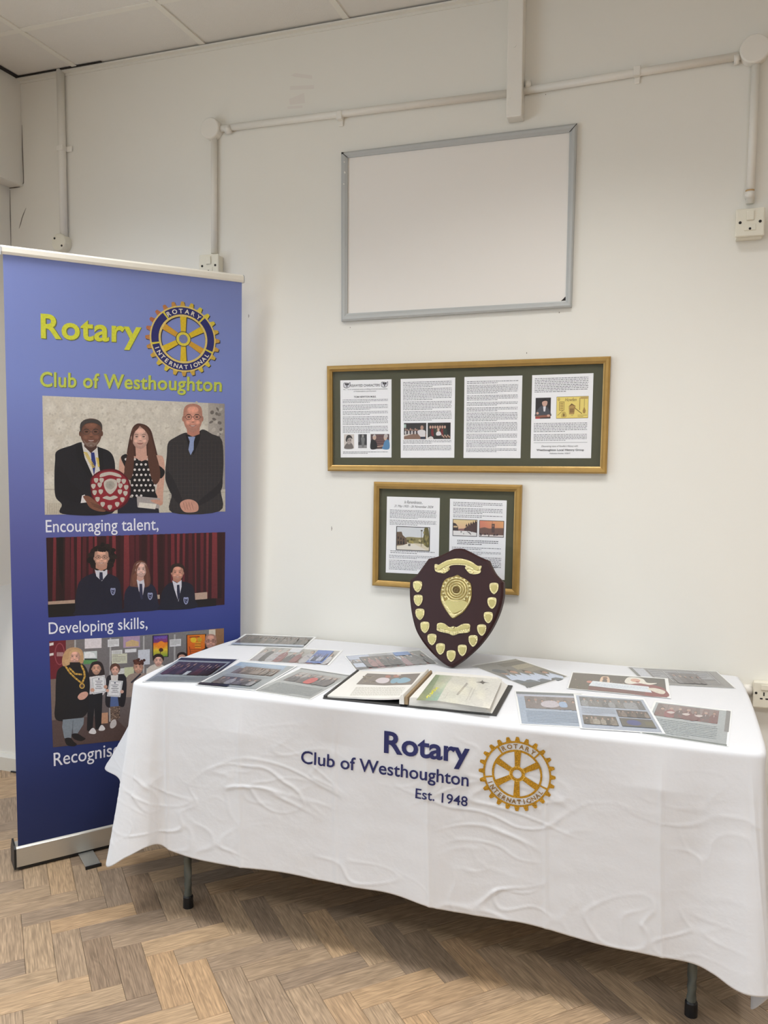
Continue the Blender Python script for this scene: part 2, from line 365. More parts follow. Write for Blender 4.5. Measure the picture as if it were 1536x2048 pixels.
# ---- ceiling: 600 mm lay-in tiles on a T-bar grid
ceiling = obj('ceiling', box(-2.6, XR, YR, 0, ZC+0.03, ZC+0.1), CEIL, kind='structure')
GX0, GY0 = -1.452, -0.331
gxs = [XB] + [GX0 + 0.6*i for i in range(0, 11)] + [XR]
gys = [0.0] + [GY0 - 0.6*i for i in range(0, 11)] + [YR]
gys = [y for y in gys if y >= YR]
PANELS = [(1, 2), (4, 2), (7, 2), (1, 6), (4, 6), (7, 6)]
tm = {}
tiles = []
for i in range(len(gxs)-1):
    for j in range(len(gys)-1):
        if (i, j) in PANELS: continue
        x0, x1, y1, y0 = gxs[i], gxs[i+1], gys[j], gys[j+1]; sx, sy = round(x1-x0-0.004, 4), round(y1-y0-0.004, 4)
        if sx < 0.03 or sy < 0.03: continue
        if (sx, sy) not in tm:
            v, f = box(-sx/2, sx/2, -sy/2, sy/2, 0.0, 0.014); tm[(sx, sy)] = mkmesh('ceiling_tile', v, f, CEIL)
        o = bpy.data.objects.new('ceiling_tile', tm[(sx, sy)]); COL.objects.link(o); o.parent = ceiling
        o.location = ((x0+x1)/2, (y0+y1)/2, ZC + random.uniform(0, 0.002)); o.rotation_euler = (random.uniform(-.002, .002), random.uniform(-.002, .002), 0)
for x in gxs[1:-1]: obj('ceiling_bar', box(x-0.012, x+0.012, YR, -0.012, ZC-0.004, ZC+0.03), GRID, ceiling)
for y in gys[1:-1]: obj('ceiling_bar', box(XB, XR, y-0.012, y+0.012, ZC-0.003, ZC+0.03), GRID, ceiling)
obj('trim_1', join(box(XB, XR, -0.024, -0.0003, ZC-0.012, ZC-0.006), box(XB, XR, -0.004, -0.0003, ZC-0.022, ZC-0.006)), GRID, kind='structure')
# dark strip painting in the shade of the gap above the wall angle near the corner, where the tile edge has lifted
obj('gap_shade_strip', join(box(XB-0.001, -1.32, -0.03, -0.024, ZC-0.006, ZC-0.001), box(XB, XB+0.018, -0.8, -0.02, ZC-0.006, ZC-0.001)), DARK, kind='structure')
em = bpy.data.materials.new('panel_diffuser'); em.use_nodes = True; b = em.node_tree.nodes['Principled BSDF']
b.inputs['Base Color'].default_value = (0.9, 0.9, 0.9, 1); b.inputs['Emission Color'].default_value = (*PANEL_COL, 1); b.inputs['Emission Strength'].default_value = PANEL_POWER
pl_names = {(1, 2): 'left one of the row above the table', (4, 2): 'middle one of the row above the table', (7, 2): 'right one of the row above the table', (1, 6): 'left one of the row behind the viewer', (4, 6): 'middle one of the row behind the viewer', (7, 6): 'right one of the row behind the viewer'}
for (i, j) in PANELS:
    cx, cy = (gxs[i]+gxs[i+1])/2, (gys[j]+gys[j+1])/2
    t = thing('ceiling_light', 'square ceiling light, %s' % pl_names[(i, j)], 'ceiling light', (cx, cy, ZC-0.012), 'ceiling light panels')
    obj('frame', join(*[box(cx+a, cx+b, cy+c, cy+d, ZC-0.012, ZC+0.02) for a, b, c, d in ((-.298, .298, -.298, -.27), (-.298, .298, .27, .298), (-.298, -.27, -.27, .27), (.27, .298, -.27, .27))]), GRID, t)
    if j == 2:                                  # louvred: sharp cut-off
        obj('reflector', box(cx-.27, cx+.27, cy-.27, cy+.27, ZC+0.006, ZC+0.016), GRID, t)
        for k in range(7): obj('louvre_blade', box(cx-.27, cx+.27, cy-.24+k*.08-.001, cy-.24+k*.08+.001, ZC-0.008, ZC+0.0055), ALU, t)
        lo = area('louvred_lamp', (cx, cy, ZC-0.0125), (0, 0, 0), 0.54, 0.54, LOUVRE_POWER, PANEL_COL, 122); lo.parent = t; lo.location = (0, 0, -0.001)
    else:
        obj('diffuser', box(cx-.27, cx+.27, cy-.27, cy+.27, ZC-0.008, ZC+0.012), em, t)

# ---- floor: herringbone oak blocks at 45 degrees to the wall
floor = obj('floor', box(-2.6, XR, YR, 0, -0.08, -0.006), mat('floor_joint', (70, 56, 44), 0.9), kind='structure')
PW, PL_ = 0.0792, 0.2525
A = Vector((1, -1, 0)).normalized(); B = Vector((1, 1, 0)).normalized(); O0 = Vector((-0.933, -0.988, 0))
def blockgeo():
    l, w, c = PL_/2 - 0.0004, PW/2 - 0.0004, 0.0007
    vs = [(-l, -w, -0.006), (l, -w, -0.006), (l, w, -0.006), (-l, w, -0.006), (-l, -w, -c), (l, -w, -c), (l, w, -c), (-l, w, -c), (-l+c, -w+c, 0), (l-c, -w+c, 0), (l-c, w-c, 0), (-l+c, w-c, 0)]
    fs = [(0, 1, 5, 4), (1, 2, 6, 5), (2, 3, 7, 6), (3, 0, 4, 7), (4, 5, 9, 8), (5, 6, 10, 9), (6, 7, 11, 10), (7, 4, 8, 11), (8, 9, 10, 11)]
    return vs, fs
bv, bf = blockgeo(); bmesh_block = mkmesh('floor_block', bv, bf, OAK)
cand = []
for m in range(-70, 80):
    for n in range(-22, 22):
        o = O0 + A*(m*PW - n*PL_) + B*(m*PW + n*PL_)
        for kind in (0, 1):
            c = o + A*(PL_/2) + B*(PW/2) if kind == 0 else o + A*(PL_ + PW/2) + B*(PW - PL_/2)
            if not (-2.6-0.09 < c.x < XR+0.09 and YR-0.09 < c.y < 0.09): continue
            d = c - CAM; z = d.dot(FW); vis = False; size = 0
            if z > 0.3:
                px, py = W/2 + F*d.dot(RT)/z, H/2 - F*d.dot(UP)/z
                vis = -70 < px < W+70 and py < H+70 and not (c.x > -0.5 and c.y > -0.38)
                size = 1/z
            cand.append((vis, size, c, kind))
cand.sort(key=lambda t: (-t[0], -t[1]))
near = [t for t in cand if t[0]][:300]; far = cand[len(near):]
for vis, s_, c, kind in near:
    o = bpy.data.objects.new('floor_block', bmesh_block); COL.objects.link(o); o.parent = floor
    o.location = (c.x, c.y, random.uniform(-0.0003, 0.0003)); o.rotation_euler = (0, 0, math.radians(-45 if kind == 0 else 45))
V, Fc, R, UVs = [], [], [], []
for vis, s_, c, kind in far:
    k = len(V); ax = A if kind == 0 else B; ay = Vector((-ax.y, ax.x, 0)); r = random.random()
    for v in bv: V.append(c + ax*v[0] + ay*v[1] + Vector((0, 0, v[2])))
    for f in bf: Fc.append(tuple(i+k for i in f)); R.append(r); UVs += [(bv[i][0], bv[i][1]) for i in f]
rest = obj('floor_blocks_far', (V, Fc), OAKS, floor, kind='stuff')
me = rest.data; a = me.attributes.new('rnd', 'FLOAT', 'FACE'); a.data.foreach_set('value', R)
u = me.uv_layers.new(name='UVMap'); u.data.foreach_set('uv', [x for p in UVs for x in p])

# ================================================================== ON THE WALL
def round_box(parent, c, r, depth, name='junction_box', screws=True, m=CONDUIT):
    n = Vector((0, -1, 0))
    o = obj(name, tube([c, c+n*depth*0.9, c+n*depth], [r, r, r*0.93], 28), m, parent, smooth=False, bevel=0.0015)
    if screws:
        for s in (-1, 1): obj('screw', disc(c + n*(depth+0.0002) + Vector((s*r*0.5, 0, -s*r*0.45)), n, 0.0045, 0.0012, 10), DARK, o)
    return o
def clip(parent, c, vertical):
    if vertical: g_ = join(box(c.x-0.017, c.x+0.017, -0.034, -0.0002, c.z-0.011, c.z+0.011), box(c.x+0.016, c.x+0.042, -0.008, -0.0002, c.z-0.012, c.z+0.012))
    else: g_ = join(box(c.x-0.011, c.x+0.011, -0.028, -0.0002, c.z-0.015, c.z+0.015), box(c.x-0.009, c.x+0.009, -0.007, -0.0002, c.z-0.034, c.z-0.014))
    obj('saddle_clip', g_, CONDUIT, parent, bevel=0.003)
# left drop
cx = -1.533
t = thing('conduit_drop', 'thick white painted conduit running down from the ceiling beside the corner', 'conduit', (cx, -0.016, 2.36))
obj('pipe', tube([(cx, -0.0165, 2.33), (cx, -0.0165, ZC-0.002)], 0.0160, 18), CONDUIT, t, smooth=True)
clip(t, Vector((cx, 0, 2.725)), True)
pb = onwall(128, 489); round_box(t, Vector((pb.x+0.006, -0.0003, pb.z)), 0.036, 0.042, m=PLASTIC)
# the long run with its two drops
zl = 2.716
jl = onwall(430, 262); jr = onwall(1508, 106)
t = thing('conduit_run', 'long white painted conduit crossing the wall above the whiteboard, with two drops', 'conduit', (0.2, -0.012, 2.25))
def pipe(a, b, r=0.0125, name='pipe'): return obj(name, tube([a, b], r, 16), CONDUIT, t, smooth=True)
yl = -0.0135
pipe(Vector((jl.x, yl, jl.z)), Vector((0.36, yl, 2.703))); pipe(Vector((0.36, yl, 2.703)), Vector((jr.x, yl, jr.z-0.008)))
swl = onwall(430, 508); swr = onwall(1497, 412)
pipe(Vector((jl.x+0.004, yl, jl.z)), Vector((swl.x+0.004, yl, 2.245))); pipe(Vector((jr.x+0.006, yl, jr.z)), Vector((swr.x+0.003, yl, 2.262)))
round_box(t, Vector((jl.x-0.004, -0.0003, jl.z)), 0.040, 0.036, screws=False); round_box(t, Vector((jr.x, -0.0003, jr.z)), 0.044, 0.036, screws=False)
for px, py in ((683, 235), (1275, 147)):
    q = onwall(px, py); clip(t, Vector((q.x, 0, q.z)), False)
for (x, y, x2, y2) in ((452, 260, 462, 258), (1052, 170, 1062, 168), (1468, 120, 1478, 118)):
    a, b2 = onwall(x, y, -0.0162), onwall(x2, y2, -0.0162); pipe(a, b2, 0.0152, 'coupler')
a = onwall(1499, 392); pipe(Vector((a.x, -0.0158, a.z-0.012)), Vector((a.x, -0.0158, a.z+0.008)), 0.0150, 'coupler')
obj('rust_ring', tube([Vector((a.x, -0.0142, a.z+0.0082)), Vector((a.x, -0.0142, a.z+0.014))], 0.0136, 16), RUST, t, smooth=True)

# fused switch boxes
def spur(x0, x1, z0, z1, label, lip, pattern):
    t = thing('switch_box', label, 'switch', ((x0+x1)/2, -0.02, z0))
    obj('back_box', box(x0+0.004, x1-0.004, -0.036, -0.0003, z0-0.004 if lip else z0+0.003, z1-0.003), PLASTIC, t, bevel=0.004)
    obj('face_plate', box(x0, x1, -0.048, -0.0362, z0, z1), PLASTIC, t, bevel=0.004)
    cx = (x0+x1)/2; w = x1-x0; h = z1-z0
    obj('rocker', box(cx-0.011, cx+0.011, -0.053, -0.0481, z1-0.44*h, z1-0.1*h), PLASTIC, t, bevel=0.002)
    obj('fuse_carrier', box(cx-0.017, cx+0.017, -0.0505, -0.0481, z0+0.2*h, z0+0.42*h), PLASTIC, t, bevel=0.0015)
    for sx, szz in ((-0.34, 0.5), (0.34, 0.5)): obj('screw', disc(Vector((cx+sx*w, -0.0481, z0+szz*h)), Vector((0, -1, 0)), 0.0045, 0.0012, 12), DARK, t)
    obj('fuse_screw', disc(Vector((cx, -0.0506, z0+0.26*h)), Vector((0, -1, 0)), 0.0038, 0.0012, 12), DARK, t)
    return t
a, b2 = onwall(1472, 417, -0.048), onwall(1529, 466, -0.048)
spur(a.x, b2.x, b2.z-0.006, a.z-0.002, 'cream fused switch box hanging below the conduit at the right edge', True, 0)
a, b2 = onwall(398, 510, -0.048), onwall(438, 560, -0.048)
spur(a.x, a.x+0.086, a.z-0.088, a.z, 'cream fused switch box half hidden behind the top of the blue banner', False, 0)
# double socket at the right end of the table
a = onwall(1507, 1363, -0.04); x0, z1 = a.x, a.z
t = thing('wall_socket', 'cream double wall socket just above the right end of the table', 'socket', (x0+0.073, -0.02, z1-0.086))
obj('back_box', box(x0+0.004, x0+0.142, -0.030, -0.0003, z1-0.083, z1-0.003), PLASTIC, t, bevel=0.004)
obj('face_plate', box(x0, x0+0.146, -0.040, -0.0302, z1-0.086, z1), PLASTIC, t, bevel=0.004)
for k in (0, 1):
    ox = x0 + 0.024 + k*0.074
    for nm, bx in (('earth_slot', (0.0085, 0.0125, -0.048, -0.036)), ('pin_slot', (-0.001, 0.007, -0.0595, -0.055)), ('pin_slot', (0.0155, 0.0235, -0.0595, -0.055))):
        obj(nm, box(ox+bx[0]-0.002, ox+bx[1]-0.002, -0.0408, -0.0401, z1+bx[2]+0.003, z1+bx[3]+0.003), DARK, t)
    obj('rocker', box(ox-0.001, ox+0.022, -0.044, -0.0402, z1-0.026, z1-0.008), PLASTIC, t, bevel=0.0015)
obj('screw', disc(Vector((x0+0.009, -0.0401, z1-0.037)), Vector((0, -1, 0)), 0.004, 0.001, 10), DARK, t)
a = onwall(1490, 1378, -0.015)
t = thing('conduit_stub', 'short lumpy white conduit leading left from the wall socket behind the table', 'conduit', (1.0, -0.015, a.z-0.02))
obj('pipe', tube([(0.7, -0.0155, a.z), (x0+0.008, -0.0155, a.z)], 0.0145, 16), CONDUIT, t, smooth=True)
obj('coupler', tube([(x0-0.03, -0.017, a.z), (x0-0.002, -0.017, a.z)], 0.0165, 16), CONDUIT, t, smooth=True)

# boxed batten coming down from the ceiling
p0, p1, p2 = onwall(1014, 120, -0.055), onwall(1045, 120, -0.055), onwall(1028, 233, -0.055)
t = thing('wall_batten', 'white painted wooden batten ending above the whiteboard', 'batten', ((p0.x+p1.x)/2, -0.03, p2.z))
obj('post', box(p0.x, p1.x, -0.055, -0.0003, p2.z, ZC-0.004), CONDUIT, t, bevel=0.003)
q = onwall(1029, 91, -0.055); obj('screw_cap', disc(q, Vector((0, -1, 0)), 0.006, 0.002, 14), CONDUIT, t)
q = onwall(1019, 194, -0.055); obj('screw_cap', disc(q, Vector((0, -1, 0)), 0.004, 0.0015, 14), CONDUIT, t)

# framed panels --------------------------------------------------------------
def frame_bars(t, oc, ic, y0, y1, material, crown=0.006, name='frame_bar'):
    """four mitred bars between the outer and the inner corners (3D on the wall, y ignored)"""
    for k in range(4):
        a, b_, c, d = oc[k], oc[(k+1) % 4], ic[(k+1) % 4], ic[k]
        V = []
        for (o1, i1) in ((a, d), (b_, c)):
            for f, y in ((0.0, y0), (0.0, y1+crown*0.8), (0.25, y1), (0.6, y1+crown*0.15), (0.85, y1+crown), (1.0, y1+crown*1.3), (1.0, y0)):
                V.append(Vector((o1.x+(i1.x-o1.x)*f, y, o1.z+(i1.z-o1.z)*f)))
        n = 7; Fc = [(i, (i+1) % n, (i+1) % n + n, i+n) for i in range(n)] + [tuple(range(n)), tuple(range(2*n-1, n-1, -1))]
        obj(name, (V, Fc), material, t, fix=True)
def quadw(pts, y): return [onwall(x, yy, y) for x, yy in pts]
def slab(c, y0, y1): return prism([Vector((p.x, y0, p.z)) for p in c], Vector((0, y1-y0, 0)))

# whiteboard
oc = quadw([(682.5, 305), (1154, 246.5), (1143, 614), (683, 643)], -0.014); ic = quadw([(695, 315), (1139, 264), (1131, 602), (694, 627)], -0.014)
t = thing('whiteboard', 'blank whiteboard in a thin grey metal frame high on the wall', 'whiteboard', (0.15, -0.01, 1.97))
obj('panel', slab([oc[0].lerp(ic[0], .6), oc[1].lerp(ic[1], .6), oc[2].lerp(ic[2], .6), oc[3].lerp(ic[3], .6)], -0.001, -0.007), BOARD, t, fix=True)
frame_bars(t, oc, ic, -0.001, -0.018, ALUBOARD, 0.004)
q = quadw([(1131, 593), (1131.5, 601), (1122, 602)], -0.0074); obj('corner_gap', (q, [(0, 1, 2)]), DARK, t)
q = quadw([(683, 304), (689, 305), (683, 309)], -0.0184); obj('corner_gap', (q, [(0, 1, 2)]), DARK, t)
for x, y, h in ((688, 324, 3), (689, 345, 6), (687, 368, 3)):
    obj('paint_fleck', (quadw([(x, y-h/2), (x+2, y), (x+1, y+h/2), (x-1, y)], -0.0186), [(0, 1, 2, 3)]), WALL, t)
for (xa, ya, xb, yb) in ((683, 305, 695, 315), (1154, 247, 1139, 264)):
    P_ = quadw([(xa, ya), (xb, yb)], -0.0186); d = (P_[1]-P_[0]).normalized(); n = Vector((-d.z, 0, d.x))*0.0012
    obj('mitre_joint', ([P_[0]+n, P_[1]+n, P_[1]-n, P_[0]-n], [(0, 1, 2, 3)]), DARK, t)

# the two framed histories
YN = Vector((0, -1, 0))
def framed(name, label, oc_px, ic_px, pages, base):
    oc = quadw(oc_px, -0.020); ic = quadw(ic_px, -0.016)
    t = thing(name, label, 'picture frame', base)
    frame_bars(t, oc, ic, -0.0015, -0.024, GOLDWOOD, 0.006)
    mid = [oc[k].lerp(ic[k], .7) for k in range(4)]
    obj('mount_board', slab(mid, -0.002, -0.006), MOUNT, t, fix=True)
    res = []
    for pq in pages:
        c = quadw(pq, -0.0066); pg = obj('page', slab(c, -0.0061, -0.0068), PAGE, t, fix=True)
        res.append(pg)
    obj('glass', slab(mid, -0.0118, -0.0128), GLASS, t, fix=True)
    return t, res
pg1 = [[(680.6, 760.8), (783, 758.5), (783, 915), (681.5, 915)], [(801.4, 758), (910.5, 755), (908.5, 915.6), (801.4, 915.6)],
       [(929, 754), (1044.8, 751), (1041, 916.4), (927, 916)], [(1064.4, 750.4), (1187, 746.3), (1182, 916.4), (1061, 916.4)]]
t1, P1 = framed('picture_frame', 'long gold picture frame holding four printed pages on an olive mount', [(653.5, 732), (1221.5, 712.5), (1213, 947.5), (655, 942)], [(664, 743.5), (1207, 727), (1200, 933.5), (664.5, 930)], pg1, (0.2, -0.012, 1.39))
pg2 = [[(774, 993), (879.7, 996), (877, 1150), (771.5, 1145)], [(900, 997.3), (1013.6, 1001), (1009, 1160), (897.6, 1156)]]
t2, P2 = framed('picture_frame', 'small gold picture frame with two pages, partly behind the trophy shield', [(747.6, 963.5), (1043.7, 970), (1037, 1191), (744, 1171)], [(758, 977), (1029, 983.5), (1024, 1178.5), (755.5, 1160.5)], pg2, (0.07, -0.012, 0.97))
PM = pmap(Vector((0, -0.0069, 0)), YN, 0.0002)
BLK = (58, 56, 60)
def newp(q): return Print(PM).quad(q)
# page 1
p = newp(pg1[0])
for sx in (0.065, 0.80):
    p.sp([(sx, 0.035), (sx+0.05, 0.03), (sx+0.1, 0.035), (sx+0.13, 0.025), (sx+0.125, 0.08), (sx+0.065, 0.105), (sx, 0.09)], (150, 148, 152))
    p.sp([(sx+0.012, 0.045), (sx+0.065, 0.042), (sx+0.115, 0.042), (sx+0.11, 0.08), (sx+0.065, 0.095), (sx+0.012, 0.085)], (222, 221, 226))
    for k in (-1, 1): p.ell(sx+0.065+k*0.022, 0.052, 0.018, 0.014, BLK, n=10)
    p.line([(sx+0.065, 0.045), (sx+0.065, 0.09)], 0.018, BLK)
p.tbox('KEAWYED CHARACTERS', 0.20, 0.055, 0.775, 0.088, (70, 68, 74), weight=0.015)
p.tbox('No. 1 in an occasional series, profiling prominent personalities', 0.06, 0.113, 0.92, 0.130, BLK, weight=0.012)
p.tbox('of Westhoughton, past & present', 0.26, 0.140, 0.70, 0.157, BLK, weight=0.012)
p.tbox('TOM NEWTON M.B.E.', 0.265, 0.207, 0.70, 0.229, BLK, weight=0.03)
for a, b2, n in ((0.245, 0.30, 3), (0.315, 0.388, 4), (0.40, 0.453, 3), (0.466, 0.582, 6), (0.592, 0.685, 5)): p.para(0.045, 0.93, a, b2, n)
p.para(0.045, 0.93, 0.92, 0.955, 2, BLK, 0.55)
p.build('page_print', P1[0])
p = newp(pg1[0])
p.rect(0.068, 0.70, 0.265, 0.885, (216, 206, 198)); p.sp([(0.10, 0.83), (0.17, 0.80), (0.23, 0.83), (0.24, 0.885), (0.075, 0.885)], (120, 112, 108)); p.ell(0.165, 0.775, 0.05, 0.055, (176, 164, 158)); p.sp([(0.10, 0.77), (0.13, 0.715), (0.2, 0.715), (0.235, 0.76), (0.19, 0.745), (0.14, 0.76), (0.12, 0.80)], (50, 46, 46)); p.ell(0.15, 0.775, 0.012, 0.006, (60, 52, 52), n=8); p.ell(0.19, 0.775, 0.012, 0.006, (60, 52, 52), n=8)
p.rect(0.345, 0.70, 0.515, 0.88, (60, 60, 62)); p.rect(0.345, 0.84, 0.515, 0.88, (150, 148, 148)); p.sp([(0.40, 0.75), (0.44, 0.735), (0.475, 0.76), (0.465, 0.81), (0.46, 0.865), (0.42, 0.865), (0.41, 0.80)], (120, 120, 120)); p.ell(0.437, 0.722, 0.022, 0.018, (160, 156, 152), n=12); p.rect(0.345, 0.70, 0.375, 0.80, (110, 110, 112))
p.rect(0.59, 0.70, 0.955, 0.89, (92, 70, 70)); 
for k in range(5): p.rect(0.70, 0.715+k*0.028, 0.86, 0.728+k*0.028, (120, 88, 86))
p.sp([(0.59, 0.80), (0.64, 0.765), (0.70, 0.80), (0.72, 0.85), (0.70, 0.89), (0.59, 0.89)], (34, 32, 36)); p.ell(0.665, 0.74, 0.035, 0.035, (206, 176, 158)); p.sp([(0.63, 0.73), (0.66, 0.705), (0.69, 0.715), (0.665, 0.725)], (200, 196, 196))
p.sp([(0.86, 0.80), (0.90, 0.77), (0.955, 0.79), (0.955, 0.89), (0.82, 0.89), (0.84, 0.84)], (92, 140, 180)); p.ell(0.88, 0.745, 0.034, 0.036, (208, 178, 158)); p.ell(0.89, 0.725, 0.04, 0.025, (196, 186, 182), n=12); p.line([(0.72, 0.86), (0.84, 0.85)], 0.012, (200, 170, 150))
p.build('printed_photo', P1[0])
# page 2
p = newp(pg1[1])
for a, b2, n in ((0.035, 0.115, 4), (0.12, 0.275, 8), (0.285, 0.40, 6), (0.41, 0.535, 7)): p.para(0.045, 0.94, a, b2, n)
p.para(0.045, 0.94, 0.775, 0.825, 3); p.para(0.045, 0.94, 0.84, 0.91, 4, last=1.0); p.build('page_print', P1[1])
p = newp(pg1[1])
p.rect(0.06, 0.56, 0.475, 0.765, (58, 54, 54)); p.poly([(0.06, 0.72), (0.30, 0.68), (0.475, 0.70), (0.475, 0.765), (0.06, 0.765)], (142, 112, 96)); p.poly([(0.06, 0.71), (0.28, 0.67), (0.29, 0.685), (0.06, 0.73)], (216, 206, 196))
for k in range(9): p.ell(0.09+k*0.03, 0.64+0.01*(k % 3), 0.013, 0.016, (170+5*(k % 4), 140, 124), n=8); p.ell(0.09+k*0.03, 0.68, 0.016, 0.025, ((70, 64, 70) if k % 2 else (214, 208, 204)), n=8)
p.sp([(0.31, 0.67), (0.38, 0.645), (0.455, 0.66), (0.46, 0.70), (0.45, 0.74), (0.37, 0.735)], (226, 220, 220)); p.ell(0.395, 0.62, 0.03, 0.028, (186, 150, 132)); p.rect(0.37, 0.735, 0.46, 0.765, (50, 54, 70)); p.rect(0.06, 0.575, 0.10, 0.62, (180, 200, 190))
p.rect(0.50, 0.56, 0.925, 0.765, (52, 50, 48)); p.rect(0.80, 0.56, 0.925, 0.70, (34, 32, 32))
for k in range(7): p.ell(0.55+k*0.045, 0.615+0.02*((k*3) % 3), 0.018, 0.02, (206, 168, 148), n=8); p.sp([(0.52+k*0.045, 0.65), (0.55+k*0.045, 0.635), (0.585+k*0.045, 0.66), (0.58+k*0.045, 0.72), (0.53+k*0.045, 0.72)], ((60, 58, 56), (120, 40, 44), (46, 60, 52), (96, 86, 70))[k % 4])
p.sp([(0.66, 0.69), (0.70, 0.665), (0.74, 0.68), (0.75, 0.715), (0.67, 0.72)], (232, 226, 224)); p.ell(0.70, 0.65, 0.022, 0.022, (212, 176, 156), n=10); p.sp([(0.50, 0.75), (0.56, 0.73), (0.60, 0.745), (0.60, 0.765), (0.50, 0.765)], (226, 220, 216))
for k in range(12): p.ell(0.77+0.013*k, 0.72+0.008*((k*5) % 4), 0.008, 0.012, (176, 112, 84) if k % 2 else (212, 196, 176), n=6)
p.build('printed_photo', P1[1])
# page 3
p = newp(pg1[2])
for a, b2, n in ((0.05, 0.09, 2), (0.10, 0.21, 7), (0.225, 0.295, 4), (0.31, 0.36, 3), (0.375, 0.43, 3), (0.44, 0.55, 6), (0.56, 0.685, 7), (0.70, 0.77, 4), (0.78, 0.87, 5), (0.88, 0.93, 3)): p.para(0.045, 0.93, a, b2, n, (104, 102, 110))
p.build('page_print', P1[2])
# page 4
p = newp(pg1[3])
for a, b2, n in ((0.035, 0.215, 9), (0.575, 0.69, 6), (0.71, 0.795, 5)): p.para(0.045, 0.92, a, b2, n, (108, 106, 112))
p.line([(0.05, 0.813), (0.93, 0.813)], 0.003, BLK)
p.tbox("Discovering more of Howfen's History with:", 0.175, 0.845, 0.785, 0.872, BLK, weight=0.004, shear=0.35)
p.tbox('Westhoughton Local History Group', 0.095, 0.89, 0.88, 0.92, BLK, weight=0.03)
p.tbox('Publication Number 10/2017', 0.315, 0.935, 0.655, 0.95, BLK, weight=0.012)
p.build('page_print', P1[3])
p = newp(pg1[3])
p.rect(0.065, 0.275, 0.315, 0.525, (44, 40, 42)); p.sp([(0.075, 0.45), (0.13, 0.39), (0.19, 0.37), (0.26, 0.39), (0.31, 0.45), (0.31, 0.50), (0.075, 0.50)], (74, 76, 84)); p.poly([(0.19, 0.38), (0.235, 0.38), (0.225, 0.44), (0.20, 0.44)], (226, 224, 228)); p.ell(0.215, 0.335, 0.045, 0.045, (208, 168, 150)); p.sp([(0.17, 0.33), (0.185, 0.295), (0.235, 0.29), (0.262, 0.32), (0.23, 0.312), (0.19, 0.318)], (30, 26, 28)); p.poly([(0.07, 0.49), (0.315, 0.48), (0.315, 0.51), (0.07, 0.515)], (150, 96, 76)); p.rect(0.07, 0.512, 0.14, 0.525, (200, 40, 50)); p.ell(0.10, 0.46, 0.022, 0.016, (212, 170, 150), n=8); p.ell(0.28, 0.49, 0.025, 0.015, (212, 170, 150), n=8)
p.rect(0.41, 0.27, 0.93, 0.525, (240, 218, 122)); LN = (142, 112, 60)
p.tbox('Howfen', 0.545, 0.285, 0.735, 0.325, LN, weight=0.01, shear=0.3)
for q in ([(0.41, 0.27), (0.93, 0.27), (0.93, 0.525), (0.41, 0.525), (0.41, 0.27)],): p.line(q, 0.005, LN)
p.rect(0.455, 0.33, 0.535, 0.43, (226, 200, 110)); p.line([(0.455, 0.33), (0.535, 0.33), (0.535, 0.43), (0.455, 0.43), (0.455, 0.33)], 0.006, LN)
for k in range(4): p.rect(0.47, 0.345+k*0.02, 0.52, 0.352+k*0.02, LN)
p.poly([(0.61, 0.40), (0.655, 0.355), (0.715, 0.38), (0.72, 0.395), (0.70, 0.48), (0.62, 0.48)], (186, 150, 88)); p.poly([(0.60, 0.395), (0.655, 0.35), (0.73, 0.385), (0.66, 0.37)], (120, 90, 50))
for k in range(3): p.rect(0.635+k*0.022, 0.41, 0.648+k*0.022, 0.46, (120, 90, 56))
p.line([(0.70, 0.40), (0.83, 0.475)], 0.01, LN); p.sp([(0.49, 0.50), (0.50, 0.46), (0.53, 0.445), (0.565, 0.46), (0.575, 0.51), (0.50, 0.515)], (206, 180, 96)); p.sp([(0.515, 0.49), (0.53, 0.465), (0.55, 0.49), (0.53, 0.505)], LN)
p.line([(0.79, 0.285), (0.79, 0.43)], 0.01, LN); p.rect(0.80, 0.275, 0.92, 0.30, (196, 164, 92)); p.line([(0.865, 0.30), (0.865, 0.39)], 0.006, LN); p.poly([(0.84, 0.44), (0.865, 0.39), (0.89, 0.44), (0.88, 0.47), (0.85, 0.47)], (170, 136, 72)); p.line([(0.43, 0.49), (0.52, 0.43)], 0.006, LN); p.ell(0.445, 0.30, 0.022, 0.02, (206, 180, 100)); p.para(0.65, 0.72, 0.485, 0.50, 1, LN); p.para(0.76, 0.92, 0.485, 0.515, 2, LN)
p.build('printed_photo', P1[3])
# small frame
p = newp(pg2[0])
p.tbox('In Remembrance...', 0.33, 0.045, 0.68, 0.085, (70, 68, 72), weight=0.0, shear=0.4)
p.tbox('31 May 1935 - 26 November 2024', 0.14, 0.105, 0.88, 0.145, (70, 68, 72), shear=0.4)
for a, b2, n in ((0.165, 0.285, 7), (0.30, 0.372, 4)): p.para(0.06, 0.94, a, b2, n)
p.para(0.08, 0.92, 0.70, 0.745, 2); p.para(0.06, 0.93, 0.76, 0.81, 3); p.para(0.06, 0.94, 0.825, 0.96, 7); p.build('page_print', P2[0])
p = newp(pg2[0])
p.rect(0.185, 0.385, 0.825, 0.70, (60, 58, 60)); p.rect(0.20, 0.394, 0.81, 0.69, (222, 224, 226)); p.poly([(0.20, 0.535), (0.81, 0.515), (0.81, 0.69), (0.20, 0.69)], (226, 214, 188))
p.sp([(0.36, 0.535), (0.45, 0.52), (0.60, 0.525), (0.75, 0.53), (0.72, 0.60), (0.55, 0.60), (0.42, 0.60)], (150, 140, 98)); 
for k in range(16): p.ell(0.40+random.random()*0.34, 0.545+random.random()*0.06, 0.02, 0.016, random.choice([(122, 112, 66), (176, 160, 96), (96, 88, 56), (200, 186, 140)]), n=8)
p.poly([(0.20, 0.46), (0.29, 0.455), (0.31, 0.50), (0.38, 0.54), (0.40, 0.61), (0.32, 0.63), (0.20, 0.64)], (112, 92, 76))
